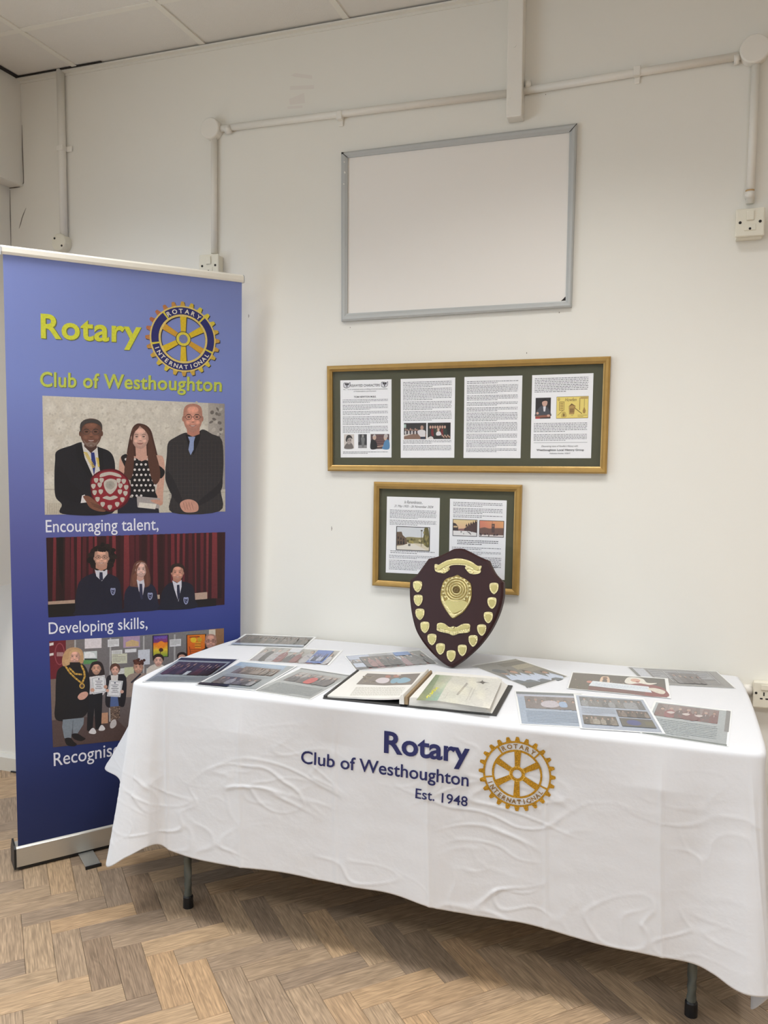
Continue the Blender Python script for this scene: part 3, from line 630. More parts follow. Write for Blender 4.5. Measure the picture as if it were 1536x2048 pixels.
for k in range(3): p.rect(0.215+k*0.05, 0.52+k*0.012, 0.24+k*0.05, 0.55+k*0.012, (60, 50, 46)); p.rect(0.215+k*0.05, 0.58, 0.245+k*0.05, 0.62, (52, 44, 42))
p.poly([(0.40, 0.61), (0.52, 0.605), (0.78, 0.69), (0.20, 0.69), (0.20, 0.66)], (236, 228, 214)); p.sp([(0.72, 0.40), (0.79, 0.40), (0.81, 0.50), (0.81, 0.64), (0.74, 0.63), (0.69, 0.56), (0.71, 0.48)], (112, 104, 64)); 
for k in range(10): p.ell(0.71+random.random()*0.09, 0.42+random.random()*0.2, 0.016, 0.018, random.choice([(80, 76, 48), (150, 138, 84)]), n=7)
p.line([(0.665, 0.43), (0.665, 0.64)], 0.008, (70, 62, 54)); p.rect(0.65, 0.425, 0.685, 0.44, (70, 62, 54)); p.rect(0.415, 0.61, 0.46, 0.64, (120, 116, 110)); p.build('printed_photo', P2[0])
p = newp(pg2[1])
for a, b2, n in ((0.035, 0.095, 3), (0.11, 0.185, 4), (0.195, 0.235, 2)): p.para(0.06, 0.93, a, b2, n)
p.para(0.14, 0.87, 0.51, 0.575, 3, BLK); p.para(0.05, 0.92, 0.60, 0.64, 2); p.para(0.05, 0.93, 0.655, 0.70, 3); p.para(0.05, 0.93, 0.72, 0.88, 7); p.tbox('MERIT"', 0.68, 0.835, 0.88, 0.855, BLK, weight=0.03); p.build('page_print', P2[1])
p = newp(pg2[1])
p.rect(0.055, 0.255, 0.49, 0.468, (60, 58, 60)); p.rect(0.065, 0.262, 0.48, 0.46, [(238, 214, 160), (238, 214, 160), (228, 168, 150), (228, 168, 150)]); p.rect(0.065, 0.395, 0.48, 0.46, (240, 236, 234)); p.poly([(0.065, 0.30), (0.11, 0.31), (0.15, 0.345), (0.16, 0.40), (0.065, 0.40)], (74, 60, 62)); p.rect(0.07, 0.34, 0.14, 0.36, (220, 190, 150))
p.poly([(0.26, 0.37), (0.32, 0.34), (0.40, 0.31), (0.48, 0.28), (0.48, 0.42), (0.34, 0.40), (0.26, 0.40)], (86, 66, 66)); p.poly([(0.16, 0.375), (0.26, 0.37), (0.26, 0.40), (0.16, 0.40)], (150, 110, 108))
for k in range(10): p.ell(0.10+random.random()*0.34, 0.405+random.random()*0.035, 0.005, 0.012, (60, 50, 54), n=6)
for k in range(5): p.poly([(0.28+k*0.04, 0.345-k*0.012), (0.30+k*0.04, 0.305-k*0.012), (0.32+k*0.04, 0.345-k*0.012)], (66, 50, 52))
p.rect(0.525, 0.258, 0.965, 0.468, (60, 58, 60)); p.rect(0.535, 0.265, 0.955, 0.46, [(224, 140, 116), (236, 176, 120), (220, 150, 110), (200, 130, 110)]); p.poly([(0.535, 0.36), (0.62, 0.345), (0.70, 0.36), (0.85, 0.35), (0.955, 0.35), (0.955, 0.44), (0.535, 0.44)], (120, 92, 84)); p.rect(0.745, 0.30, 0.80, 0.41, (92, 74, 72)); p.line([(0.755, 0.27), (0.755, 0.31)], 0.005, (110, 84, 78)); p.rect(0.755, 0.315, 0.79, 0.335, (150, 112, 96)); p.rect(0.535, 0.44, 0.955, 0.46, (236, 226, 222))
for k in range(16): p.ell(0.55+random.random()*0.39, 0.42+random.random()*0.03, 0.008, 0.012, (60, 50, 54), n=6)
p.build('printed_photo', P2[1])

# ================================================================== ROLLER BANNER
bX, bY, bA, bL, bS, bW, bH = -1.198, -0.718, 0.903, 0.036, 0.003, 0.826, 2.023
_e = Vector((math.cos(bA), math.sin(bA), 0)); _n = Vector((math.sin(bA), -math.cos(bA), 0))
_v = Vector((0, 0, 1))*math.cos(bL) + _n*math.sin(bL)
BE = _e*math.cos(bS) + _v*math.sin(bS); BV = -_e*math.sin(bS) + _v*math.cos(bS); BN = BE.cross(BV).normalized()
BO = Vector((bX, bY, 0.085))
ban = thing('roller_banner', 'tall blue roller banner with yellow lettering and three printed photos, standing left of the table', 'banner', (bX + 0.4*_e.x, bY + 0.4*_e.y, 0))
# base cassette in the floor frame
g0 = Vector((bX, bY, 0)); UZ = Vector((0, 0, 1))
base = obj('base_cassette', prism([g0 + _e*-0.008 + _n*a + UZ*z for a, z in ((0.006, 0.014), (0.008, 0.082), (0.0, 0.088), (-0.045, 0.088), (-0.066, 0.060), (-0.066, 0.014))], _e*(bW+0.016)), ALU, ban, fix=True, bevel=0.002)
obj('base_underside', fbox(g0, _e, _n, UZ, (0.0, bW), (-0.055, 0.002), (0.004, 0.0138)), BLACK, base)
for s in (0, 1):
    u0 = -0.0145 if s == 0 else bW + 0.0085
    obj('end_cap', prism([g0 + _e*u0 + _n*a + UZ*z for a, z in ((0.009, 0.010), (0.011, 0.083), (0.002, 0.093), (-0.040, 0.103), (-0.068, 0.062), (-0.068, 0.010))], _e*0.006), BLACK, base, fix=True)
for u0 in (0.20, 0.57):
    f_ = obj('foot', fbox(g0, _e, _n, UZ, (u0, u0+0.052), (-0.06, 0.115), (0.0045, 0.0085)), ALU, ban, bevel=0.001)
    obj('foot_tip', fbox(g0, _e, _n, UZ, (u0-0.001, u0+0.053), (0.1152, 0.122), (0.0, 0.010)), BLACK, f_)
    obj('foot_pad', fbox(g0, _e, _n, UZ, (u0+0.005, u0+0.047), (-0.058, -0.01), (0.0, 0.0043)), BLACK, f_)
obj('support_pole', tube([BO + BE*(bW/2) - BN*0.03 + BV*-0.01, BO + BE*(bW/2) - BN*0.03 + BV*(bH+0.01)], 0.008, 12), ALU, ban, smooth=True)
# printed sheet; its vertical gradient is partly print, partly light falloff put into the colour
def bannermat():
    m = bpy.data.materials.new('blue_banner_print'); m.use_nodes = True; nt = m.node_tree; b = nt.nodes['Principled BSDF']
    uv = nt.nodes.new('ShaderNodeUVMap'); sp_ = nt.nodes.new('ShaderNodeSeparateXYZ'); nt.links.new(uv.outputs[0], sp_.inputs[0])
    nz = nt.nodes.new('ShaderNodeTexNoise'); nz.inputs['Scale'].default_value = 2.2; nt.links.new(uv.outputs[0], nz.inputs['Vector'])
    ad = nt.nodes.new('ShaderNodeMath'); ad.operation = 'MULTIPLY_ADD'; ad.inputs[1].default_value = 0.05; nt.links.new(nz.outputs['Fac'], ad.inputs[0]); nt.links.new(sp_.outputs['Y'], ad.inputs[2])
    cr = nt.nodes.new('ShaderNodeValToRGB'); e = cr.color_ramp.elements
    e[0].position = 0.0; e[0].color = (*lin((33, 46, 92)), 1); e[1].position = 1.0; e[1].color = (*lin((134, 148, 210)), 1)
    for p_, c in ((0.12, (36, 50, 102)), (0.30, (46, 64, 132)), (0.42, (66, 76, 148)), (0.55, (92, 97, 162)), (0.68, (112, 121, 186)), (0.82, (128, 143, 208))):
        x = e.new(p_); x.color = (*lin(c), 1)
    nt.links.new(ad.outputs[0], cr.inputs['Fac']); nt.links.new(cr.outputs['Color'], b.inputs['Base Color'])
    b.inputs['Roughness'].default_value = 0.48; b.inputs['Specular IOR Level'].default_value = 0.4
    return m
def bow(u, v):
    """gentle waviness of the hanging sheet"""
    return 0.0035*math.sin(u/bW*math.pi*2.2+0.4)*math.sin(v*1.9) 
nu, nv = 24, 60; V = []; Fc = []; UV = []
for k, off in ((0, 0.0), (1, -0.0012)):
    for j in range(nv+1):
        for i in range(nu+1):
            u_, v_ = bW*i/nu, -0.002 + (bH+0.002)*j/nv
            V.append(BO + BE*u_ + BV*v_ + BN*off)
n1 = (nu+1)*(nv+1)
for j in range(nv):
    for i in range(nu):
        a = j*(nu+1)+i; Fc.append((a, a+1, a+nu+2, a+nu+1)); Fc.append((a+n1, a+nu+1+n1, a+nu+2+n1, a+1+n1))
for j in range(nv):
    for i in (0, nu):
        a = j*(nu+1)+i; Fc.append((a, a+nu+1, a+nu+1+n1, a+n1) if i == 0 else (a, a+n1, a+nu+1+n1, a+nu+1))
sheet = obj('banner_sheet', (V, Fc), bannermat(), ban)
uvl = sheet.data.uv_layers.new(name='UVMap')
for l in sheet.data.loops:
    k = l.vertex_index % n1; uvl.data[l.index].uv = ((k % (nu+1))/nu*0.4, (k//(nu+1))/nv)
rail = obj('top_rail', prism([BO + BE*-0.004 + BV*(bH-0.008) + BN*a + BV*b_ for a, b_ in ((0.007, 0.0), (0.010, 0.008), (0.009, 0.022), (0.0, 0.029), (-0.009, 0.022), (-0.009, 0.0))], BE*(bW+0.008)), mat('pale_rail', (250, 245, 232), 0.35), ban, fix=True)
for s in (-0.0075, bW+0.0042): obj('rail_cap', prism([BO + BE*s + BV*(bH-0.009) + BN*a + BV*b_ for a, b_ in ((0.0075, 0.0), (0.0105, 0.008), (0.0095, 0.023), (0.0, 0.030), (-0.0095, 0.023), (-0.0095, 0.0))], BE*0.0033), mat('clear_cap', (200, 200, 200), 0.2), rail, fix=True)

BM = pmap(BO, BN, 0.0005)
def bpx(u, v):
    q = BO + BE*u + BV*v - CAM; z = q.dot(FW); return (W/2 + F*q.dot(RT)/z, H/2 - F*q.dot(UP)/z)

# gear-wheel emblem, drawn in its own unit frame -----------------------------
def arc(r0, r1, a0, a1, n=18):
    pts = [(r1*math.cos(math.radians(a0+(a1-a0)*k/n)), r1*math.sin(math.radians(a0+(a1-a0)*k/n))) for k in range(n+1)]
    pts += [(r0*math.cos(math.radians(a1-(a1-a0)*k/n)), r0*math.sin(math.radians(a1-(a1-a0)*k/n))) for k in range(n+1)]
    n2 = len(pts); return pts, [(k, k+1, n2-2-k, n2-1-k) for k in range(n)]
def arc_text(p, txt, r, h, a0, a1, col, bottom=False, weight=0.02):
    n = len(txt)
    for k, ch in enumerate(txt):
        a = math.radians(a0 + (a1-a0)*(k/(n-1)))
        vs, fs = glyphs(ch, weight)
        x0 = min(v[0] for v in vs); x1 = max(v[0] for v in vs); y1 = 0.73
        s_ = h/y1; out = []
        for x, y in vs:
            lx = (x-(x0+x1)/2)*s_*1.05; ly = (y - y1/2)*s_
            if not bottom: X, Y = (r+ly), -lx; out.append((X*math.cos(a) - Y*math.sin(a), X*math.sin(a) + Y*math.cos(a)))
            else: X, Y = (r-ly), lx; out.append((X*math.cos(a) - Y*math.sin(a), X*math.sin(a) + Y*math.cos(a)))
        p.raw(out, fs, col)
def wheel(p, gold, navy=None, letter=None, dark=None, divs=(48, 128, 192, -22), rim=None):
    gc = gold if callable(gold) else (lambda a, r: gold)
    if dark:                                   # printed drop edge
        for k in range(24):
            a = k*15+1; d = 0.02
            p.poly([(r*math.cos(math.radians(a+da))+d, r*math.sin(math.radians(a+da))-d) for r, da in ((0.84, -4.6), (1.0, -2.4), (1.0, 2.4), (0.84, 4.6))], dark)
        p.raw([(x+0.018, y-0.018) for x, y in arc(0.845, 0.885, 0, 360, 72)[0]], arc(0.845, 0.885, 0, 360, 72)[1], dark)
        for k in range(6):
            a = math.radians(90+60*k); c, s_ = math.cos(a), math.sin(a)
            p.poly([(c*r - s_*w + 0.018, s_*r + c*w - 0.012) for r, w in ((0.15, -0.062), (0.64, -0.095), (0.64, 0.095), (0.15, 0.062))], dark)
        p.raw([(x+0.012, y-0.012) for x, y in arc(0.585, 0.66, 0, 360, 60)[0]], arc(0.585, 0.66, 0, 360, 60)[1], dark)
    V = []; Fc_ = []
    for k in range(24):
        a = k*15+1
        p.poly([(r*math.cos(math.radians(a+da)), r*math.sin(math.radians(a+da))) for r, da in ((0.86, -4.9), (0.93, -3.4), (0.99, -2.3), (1.0, -1.4), (1.0, 1.4), (0.99, 2.3), (0.93, 3.4), (0.86, 4.9))], gc(a, 1))
    p.raw(*arc(0.835, 0.885, 0, 360, 72), gc(60, .9))
    if navy:
        ds = sorted(d % 360 for d in divs)
        for i in range(4):
            a0, a1 = ds[i]+2, (ds[(i+1) % 4] + (360 if i == 3 else 0))-2
            p.raw(*arc(0.65, 0.845, a0, a1, 24), navy)
    for k in range(6):
        a = math.radians(90+60*k); c, s_ = math.cos(a), math.sin(a)
        p.poly([(c*r - s_*w, s_*r + c*w) for r, w in ((0.12, -0.06), (0.63, -0.088), (0.63, 0.088), (0.12, 0.06))], gc(90+60*k, .5))
    p.raw(*arc(0.60, 0.655, 0, 360, 60), gc(0, .6))
    for d in divs: p.raw(*arc(0.63, 0.86, d-1.7, d+1.7, 3), gc(d, .7))
    if dark or rim: p.raw(*arc(0.185, 0.205, 0, 360, 40), dark or rim)
    p.raw(*arc(0.118, 0.188, 0, 360, 40), gc(45, .2))
    return p
gy = (214, 202, 52)
def bgold(a, r):
    a %= 360
    if r == 1:
        k = max(0, math.cos(math.radians(a-150)))**1.2; k = max(k, 0.55*max(0, math.cos(math.radians(a+5)))**8, 0.5*max(0, math.cos(math.radians(a-272)))**10)
        return tuple((1-k)*x + k*y for x, y in zip((222, 206, 66), (186, 112, 74)))
    if r == .5: return (222, 190, 40) if a not in (150, 330) else (212, 160, 52)
    if r == .6 or r == .9: return (224, 200, 116)
    return (222, 206, 70)
wp = Print(BM); wc = (0.5985, 1.789)
wp.T = lambda x, y: bpx(wc[0] + 0.1395*x, wc[1] + 0.134*y)
wp.raw([(0, 0)] + [(0.19*math.cos(k*math.pi/12), 0.19*math.sin(k*math.pi/12)) for k in range(24)], [(0, k+1, (k+1) % 24+1) for k in range(24)], (122, 130, 180))
wheel(wp, bgold, (40, 42, 110), None, (48, 44, 60))
arc_text(wp, 'ROTARY', 0.748, 0.12, 121, 56, (236, 230, 214))
arc_text(wp, 'INTERNATIONAL', 0.748, 0.115, 202, 328, (236, 230, 214), bottom=True)
wp.build('emblem', sheet, INKV, 'yellow cog wheel emblem with navy band')
YEL = (214, 216, 62); OLV = (112, 116, 60); WHT = (238, 240, 250)
tp = Print(BM)
for c_, dx, wgt in ((OLV, 1.2, 0.030), (YEL, 0, 0.022)):
    tp.text('Rotary', [(81+dx, 627+dx), (283+dx, 640+dx), (282+dx, 701+dx), (82+dx, 692+dx)], c_, weight=wgt, spacing=1.06)
tp.build('lettering', sheet, INKV, 'large yellow heading')
tp = Print(BM)
for c_, dx, wgt in (((104, 112, 80), 0.9, 0.026), ((196, 206, 84), 0, 0.018)):
    tp.text('Club of Westhoughton', [(80+dx, 743+dx), (444+dx, 755+dx), (443+dx, 792+dx), (80+dx, 783+dx)], c_, weight=wgt, spacing=1.04)
tp.build('lettering', sheet, INKV, 'yellow-green second line')
for tx, q in (('Encouraging talent,', [(91, 1040), (317, 1036), (317, 1068), (92, 1073)]), ('Developing skills,', [(97, 1245), (295, 1234), (295, 1264), (98, 1276)]), ('Recognise', [(107, 1506), (240, 1484), (240, 1518), (108, 1541)])):
    tp = Print(BM); tp.text(tx, q, WHT, weight=0.004); tp.build('lettering', sheet, INKV, 'white slogan')

# --------- printed photographs (flat print)
def face(p, x, y, w, h, skin, hair=None, glasses=False, smile=True, beard=None):
    d = sh(skin, 0.84); dk = sh(skin, 0.34)
    for s in (-1, 1): p.ell(x+s*w*0.5, y+h*0.02, w*0.06, h*0.10, sh(skin, 0.82), n=10)
    p.sp([(x-w*.5, y-h*.12), (x-w*.40, y-h*.42), (x, y-h*.52), (x+w*.40, y-h*.42), (x+w*.5, y-h*.12), (x+w*.45, y+h*.2), (x+w*.26, y+h*.43), (x, y+h*.51), (x-w*.26, y+h*.43), (x-w*.45, y+h*.2)], d)
    p.ell(x-w*.03, y-h*.01, w*.44, h*.48, sh(skin, 1.08), d, n=28)
    p.ell(x, y-h*.30, w*.30, h*.13, sh(skin, 1.14), sh(skin, 1.03), n=18)
    if beard:
        p.sp([(x-w*.36, y+h*.24), (x-w*.2, y+h*.35), (x, y+h*.31), (x+w*.2, y+h*.35), (x+w*.36, y+h*.24), (x+w*.24, y+h*.43), (x, y+h*.51), (x-w*.24, y+h*.43)], tuple(.55*u+.45*v for u, v in zip(beard, d)))
        p.ell(x, y+h*.44, w*.13, h*.06, beard, d, n=14)
    for s in (-1, 1):
        p.ell(x+s*w*.21, y-h*.05, w*.15, h*.07, sh(skin, .80), sh(skin, 1.0), n=14)
        p.line([(x+s*w*.11, y-h*.125), (x+s*w*.22, y-h*.145), (x+s*w*.32, y-h*.125)], h*.026, sh(skin, .5))
        p.ell(x+s*w*.21, y-h*.045, w*.08, h*.024, dk, n=10)
        p.ell(x+s*w*.25, y+h*.15, w*.13, h*.08, sh(skin, 1.12), sh(skin, .99), n=14)
    p.poly([(x-w*.015, y-h*.06), (x+w*.035, y-h*.06), (x+w*.075, y+h*.11), (x, y+h*.14), (x-w*.055, y+h*.11)], sh(skin, 1.10)); p.ell(x+w*.01, y+h*.135, w*.085, h*.018, sh(skin, .68), n=10)
    lip = tuple(.5*u+.5*v for u, v in zip(sh(skin, .62), (150, 70, 70)))
    p.sp([(x-w*.19, y+h*.245), (x-w*.08, y+h*.25), (x, y+h*.256), (x+w*.08, y+h*.25), (x+w*.19, y+h*.245), (x+w*.10, y+h*.295), (x, y+h*.308), (x-w*.10, y+h*.295)], lip, sub=3)
    if smile: p.sp([(x-w*.14, y+h*.258), (x, y+h*.266), (x+w*.14, y+h*.258), (x+w*.07, y+h*.282), (x, y+h*.287), (x-w*.07, y+h*.282)], (226, 214, 208), sub=3)
    if glasses:
        for s in (-1, 1):
            a_ = [(x+s*w*.215+w*.165*math.cos(t_), y-h*.04+h*.085*math.sin(t_)) for t_ in [k*math.pi/8 for k in range(17)]]; p.line(a_, w*.026, (84, 70, 66))
            p.line([(x+s*w*.38, y-h*.05), (x+s*w*.49, y-h*.04)], w*.024, (84, 70, 66))
        p.line([(x-w*.05, y-h*.05), (x+w*.05, y-h*.05)], w*.024, (84, 70, 66))
def bgquad(p, q, cols): p.poly(q, cols)

# photo 1
p = Print(BM).cr(60, 790, 3.657)
p.poly([(90, 5), (760, 33), (1423, 64), (1428, 852), (760, 864), (108, 876)], [(208, 200, 186), (214, 208, 196), (196, 190, 180), (190, 182, 170), (204, 196, 184), (196, 188, 174)])
rr = random.Random(3)
for k in range(10):
    for j in range(5):
        cx, cy = 150 + k*130 + (65 if j % 2 else 0), 95 + j*130
        if cx < 1300: p.ell(cx, cy+cx*0.02, 48, 62, (222, 216, 204), (206, 199, 187), n=16); 
        for m_ in range(7):
            x_, y_ = cx+rr.uniform(-62, 62), cy+rr.uniform(-62, 62)
            if 110 < x_ < 1290 and y_ < 640: p.ell(x_, y_+x_*0.02, rr.uniform(5, 14), rr.uniform(5, 14), rr.choice([(197, 189, 176), (200, 193, 180), (216, 210, 198)]), n=8, rot=rr.random()*3)
p.poly([(1303, 58), (1423, 64), (1427, 700), (1303, 690)], [(176, 168, 160), (150, 144, 140), (160, 154, 148), (182, 174, 166)])
for m_ in range(40): p.ell(rr.uniform(1325, 1400), rr.uniform(90, 640), rr.uniform(6, 18), rr.uniform(6, 20), rr.choice([(112, 106, 102), (126, 120, 114), (186, 180, 172)]), n=8, rot=rr.random()*3)
p.poly([(106, 655), (1428, 690), (1428, 852), (760, 864), (108, 876)], [(214, 208, 194), (200, 194, 182), (186, 178, 164), (200, 193, 178), (196, 188, 172)])
p.line([(106, 690), (1428, 712)], 10, (184, 176, 162))
for k in range(9): p.rect(125+k*13, 790, 131+k*13, 870, (176, 166, 148))
# left man
S1c = (28, 27, 34)
p.sp([(196, 410), (300, 370), (372, 345), (440, 360), (500, 380), (580, 412), (615, 470), (622, 560), (610, 700), (600, 865), (240, 870), (232, 800), (185, 740), (178, 600), (183, 480)], S1c)
p.poly([(378, 345), (400, 480), (455, 600), (520, 600), (535, 500), (492, 375)], (214, 210, 206)); p.poly([(445, 420), (470, 420), (482, 500), (468, 590), (450, 500)], (40, 52, 122))
p.poly([(330, 380), (378, 350), (400, 460), (462, 600), (430, 600), (350, 480)], (22, 22, 28)); p.poly([(492, 375), (530, 395), (540, 520), (520, 600), (505, 520)], (22, 22, 28))
for k in range(11): p.line([(392+k*6, 420+k*11), (420+k*5.5, 424+k*10)], 7, (214, 184, 60)); 
for k in range(8): p.line([(482+k*2, 460+k*9), (502+k*1, 464+k*8)], 7, (214, 184, 60))
p.sp([(190, 560), (230, 520), (300, 640), (400, 730), (380, 790), (250, 760), (190, 720)], (24, 23, 30))
p.poly([(400, 330), (480, 330), (490, 385), (445, 425), (395, 375)], (78, 52, 44)); face(p, 446, 278, 158, 205, (124, 84, 68), glasses=True, beard=(150, 136, 128))
p.sp([(366, 270), (368, 210), (400, 182), (446, 176), (500, 186), (525, 215), (526, 262), (512, 226), (470, 205), (420, 206), (385, 228), (374, 262)], (66, 60, 58))
# woman
p.sp([(745, 250), (770, 217), (800, 208), (850, 222), (885, 260), (905, 330), (930, 430), (955, 540), (945, 620), (905, 660), (880, 560), (800, 480), (760, 540), (740, 620), (700, 600), (685, 560), (700, 470), (722, 340)], (74, 46, 38))
p.sp([(650, 520), (665, 450), (720, 430), (780, 450), (940, 440), (978, 470), (985, 560), (975, 700), (965, 800), (905, 800), (930, 650), (915, 560), (700, 560), (690, 620), (655, 600)], (206, 162, 144))
p.sp([(665, 455), (705, 432), (735, 470), (775, 460), (860, 480), (920, 500), (985, 555), (960, 610), (915, 600), (915, 700), (920, 760), (740, 745), (735, 620), (690, 520)], (24, 22, 26))
for k in range(60):
    x_, y_ = 700 + (k % 8)*33 + (14 if (k//8) % 2 else 0), 470 + (k//8)*38
    if 735 < x_ < 925 or y_ < 500 and 675 < x_ < 740: p.ell(x_, y_, 9, 9, (214, 208, 206), n=10)
p.poly([(770, 360), (850, 360), (855, 470), (815, 485), (775, 462)], (206, 160, 144)); face(p, 805, 312, 124, 160, (218, 174, 158), smile=False)
p.sp([(742, 330), (745, 270), (765, 235), (800, 222), (790, 245), (762, 280), (752, 360), (760, 470), (745, 600), (700, 610), (690, 540), (715, 420)], (86, 54, 44))
p.sp([(800, 222), (850, 235), (880, 290), (905, 380), (945, 520), (950, 610), (915, 655), (885, 600), (862, 480), (862, 380), (866, 310), (845, 265)], (88, 56, 45))
p.poly([(640, 745), (930, 760), (945, 862), (640, 866)], (34, 34, 46)); p.poly([(780, 740), (950, 755), (945, 830), (785, 820)], (168, 160, 158)); p.poly([(800, 785), (925, 797), (915, 835), (790, 822)], (222, 216, 206)); p.sp([(880, 770), (930, 765), (970, 780), (960, 805), (910, 790)], (200, 152, 132))
# shield he holds
p.sp([(440, 650), (455, 595), (510, 555), (585, 540), (655, 555), (715, 610), (735, 680), (725, 760), (680, 815), (620, 845), (580, 852), (520, 832), (460, 775)], (96, 22, 34))
p.sp([(450, 650), (465, 600), (515, 565), (585, 552), (650, 567), (705, 615), (722, 680), (712, 752), (670, 803), (615, 832), (580, 838), (525, 820), (470, 765)], (142, 36, 48))
SV = (196, 188, 178)
p.sp([(510, 600), (520, 575), (585, 562), (650, 578), (668, 600), (640, 598), (585, 585), (535, 597)], SV); p.sp([(540, 660), (545, 630), (585, 612), (630, 625), (636, 670), (610, 710), (583, 725), (555, 700)], SV); p.ell(586, 658, 34, 32, (150, 146, 138), (176, 168, 158)); p.sp([(530, 752), (560, 738), (585, 745), (615, 735), (642, 748), (615, 762), (585, 768), (555, 762)], SV)
for cx, cy in ((483, 625), (523, 625), (463, 668), (509, 658), (472, 714), (517, 708), (493, 763), (531, 800), (583, 822), (637, 800), (675, 766), (697, 720), (657, 708), (703, 676), (660, 664), (685, 632), (648, 628)):
    p.sp([(cx-15, cy-14), (cx, cy-18), (cx+15, cy-14), (cx+14, cy+4), (cx, cy+19), (cx-14, cy+4)], SV, sub=3)
p.poly([(380, 735), (400, 728), (415, 785), (370, 790)], (226, 222, 222)); p.sp([(388, 740), (430, 740), (470, 770), (520, 815), (552, 850), (500, 850), (440, 825), (410, 780)], (128, 84, 66))
for k in range(3): p.line([(440+k*12, 785+k*14), (530+k*8, 822+k*10)], 4, (88, 56, 46))
# right man
p.sp([(1010, 350), (1060, 310), (1140, 275), (1200, 300), (1260, 252), (1330, 285), (1400, 325), (1415, 470), (1408, 620), (1395, 700), (1385, 850), (1040, 860), (1035, 720), (990, 600), (1000, 440)], (50, 47, 50))
for k in range(14): p.line([(1020+k*28, 330 if 3 < k < 12 else 360), (1025+k*27, 840)], 2.0, (70, 62, 60))
for k in range(17): p.line([(1012, 340+k*30), (1405, 335+k*30)], 1.8, (66, 58, 58))
p.poly([(1135, 285), (1180, 300), (1250, 258), (1240, 330), (1195, 440), (1160, 380)], (22, 21, 26)); p.poly([(1155, 305), (1208, 305), (1198, 340), (1196, 400), (1174, 440), (1158, 400), (1168, 340)], (142, 158, 198))
p.sp([(1000, 560), (1040, 600), (1110, 760), (1090, 800), (1030, 720), (990, 620)], (40, 38, 42)); p.sp([(1405, 600), (1370, 660), (1240, 770), (1230, 810), (1330, 760), (1400, 690)], (40, 38, 42))
p.poly([(1145, 240), (1240, 240), (1240, 285), (1190, 305), (1150, 285)], (190, 130, 112)); face(p, 1190, 170, 140, 205, (214, 152, 132), glasses=True, beard=(180, 132, 118))
p.sp([(1098, 790), (1140, 765), (1190, 768), (1228, 800), (1222, 850), (1140, 858), (1105, 830)], (204, 152, 134))
for k in range(4): p.line([(1120+k*20, 785), (1135+k*20, 840)], 3, (156, 106, 94))
p.build('printed_photo', sheet, INKV, 'printed photo of three people, one holding a red award shield')

# photo 2
p = Print(BM).cr(60, 1050, 3.657)
p.poly([(118, 93), (770, 74), (1428, 52), (1422, 583), (770, 635), (135, 676)], [(44, 18, 22), (60, 22, 28), (56, 22, 28), (52, 20, 26), (48, 18, 24), (40, 16, 20)])
for k in range(30):
    x_ = 128 + k*43; wv = rr.uniform(14, 38); t_ = 92 - (x_-118)*0.031; bt = 560 - (x_-118)*0.02
    c1 = rr.choice([(118, 42, 50), (104, 36, 46), (128, 50, 56), (88, 32, 40), (52, 22, 26)])
    p.poly([(x_, t_), (x_+wv, t_), (x_+wv+rr.uniform(-8, 10), bt), (x_+rr.uniform(-10, 6), bt)], [c1, c1, sh(c1, .75), sh(c1, .75)])
p.poly([(190, 92), (245, 90), (240, 480), (215, 380)], (22, 12, 14)); p.poly([(130, 580), (330, 570), (330, 665), (135, 676)], (24, 20, 20)); p.poly([(132, 560), (328, 547), (328, 572), (132, 582)], (176, 150, 132)); p.poly([(1205, 498), (1296, 490), (1296, 540), (1208, 548)], (186, 158, 142)); p.poly([(1190, 548), (1360, 536), (1360, 590), (1190, 606)], (26, 18, 20)); p.rect(928, 510, 948, 540, (190, 170, 150))
NV = (28, 28, 46)
p.sp([(330, 620), (338, 500), (365, 410), (440, 360), (520, 350), (600, 365), (650, 400), (668, 500), (672, 600), (660, 640), (340, 660)], NV)
p.poly([(470, 310), (520, 335), (565, 310), (565, 360), (525, 410), (485, 375)], (212, 212, 222)); p.poly([(508, 345), (530, 345), (534, 400), (516, 410), (506, 385)], (40, 42, 66))
p.ell(527, 238, 98, 94, (24, 18, 18), n=24)
for k in range(70):
    a = rr.random()*2*math.pi; r_ = rr.uniform(0.55, 1.0); p.ell(527+98*r_*math.cos(a), 232+92*r_*math.sin(a), rr.uniform(14, 24), rr.uniform(14, 24), rr.choice([(22, 17, 17), (30, 22, 21), (40, 29, 27)]), n=9)
p.poly([(480, 285), (565, 285), (560, 318), (520, 335), (480, 315)], (186, 138, 118)); face(p, 522, 242, 104, 132, (216, 168, 146), glasses=True)
for k in range(20): p.ell(470+rr.uniform(0, 105), 178+rr.uniform(-12, 18)*(1-abs(k-10)/14), 12, 10, (28, 20, 20), n=8)
p.sp([(688, 600), (692, 500), (730, 440), (800, 420), (880, 430), (920, 470), (935, 560), (930, 622), (690, 630)], (32, 32, 52)); p.sp([(732, 430), (745, 340), (765, 280), (805, 260), (845, 275), (872, 340), (880, 420), (850, 455), (745, 450)], (104, 66, 54))
p.poly([(780, 400), (832, 395), (838, 440), (820, 540), (795, 480)], (214, 210, 220)); p.poly([(800, 430), (820, 430), (826, 540), (812, 545), (800, 500)], (46, 46, 74)); p.poly([(782, 370), (832, 370), (830, 400), (805, 412), (782, 400)], (204, 160, 146)); face(p, 812, 328, 78, 108, (222, 182, 170)); p.sp([(772, 340), (775, 300), (810, 270), (800, 290), (782, 330), (778, 420), (755, 445), (748, 380)], (122, 78, 62)); p.sp([(838, 285), (858, 330), (868, 420), (850, 440), (850, 360)], (116, 74, 60))
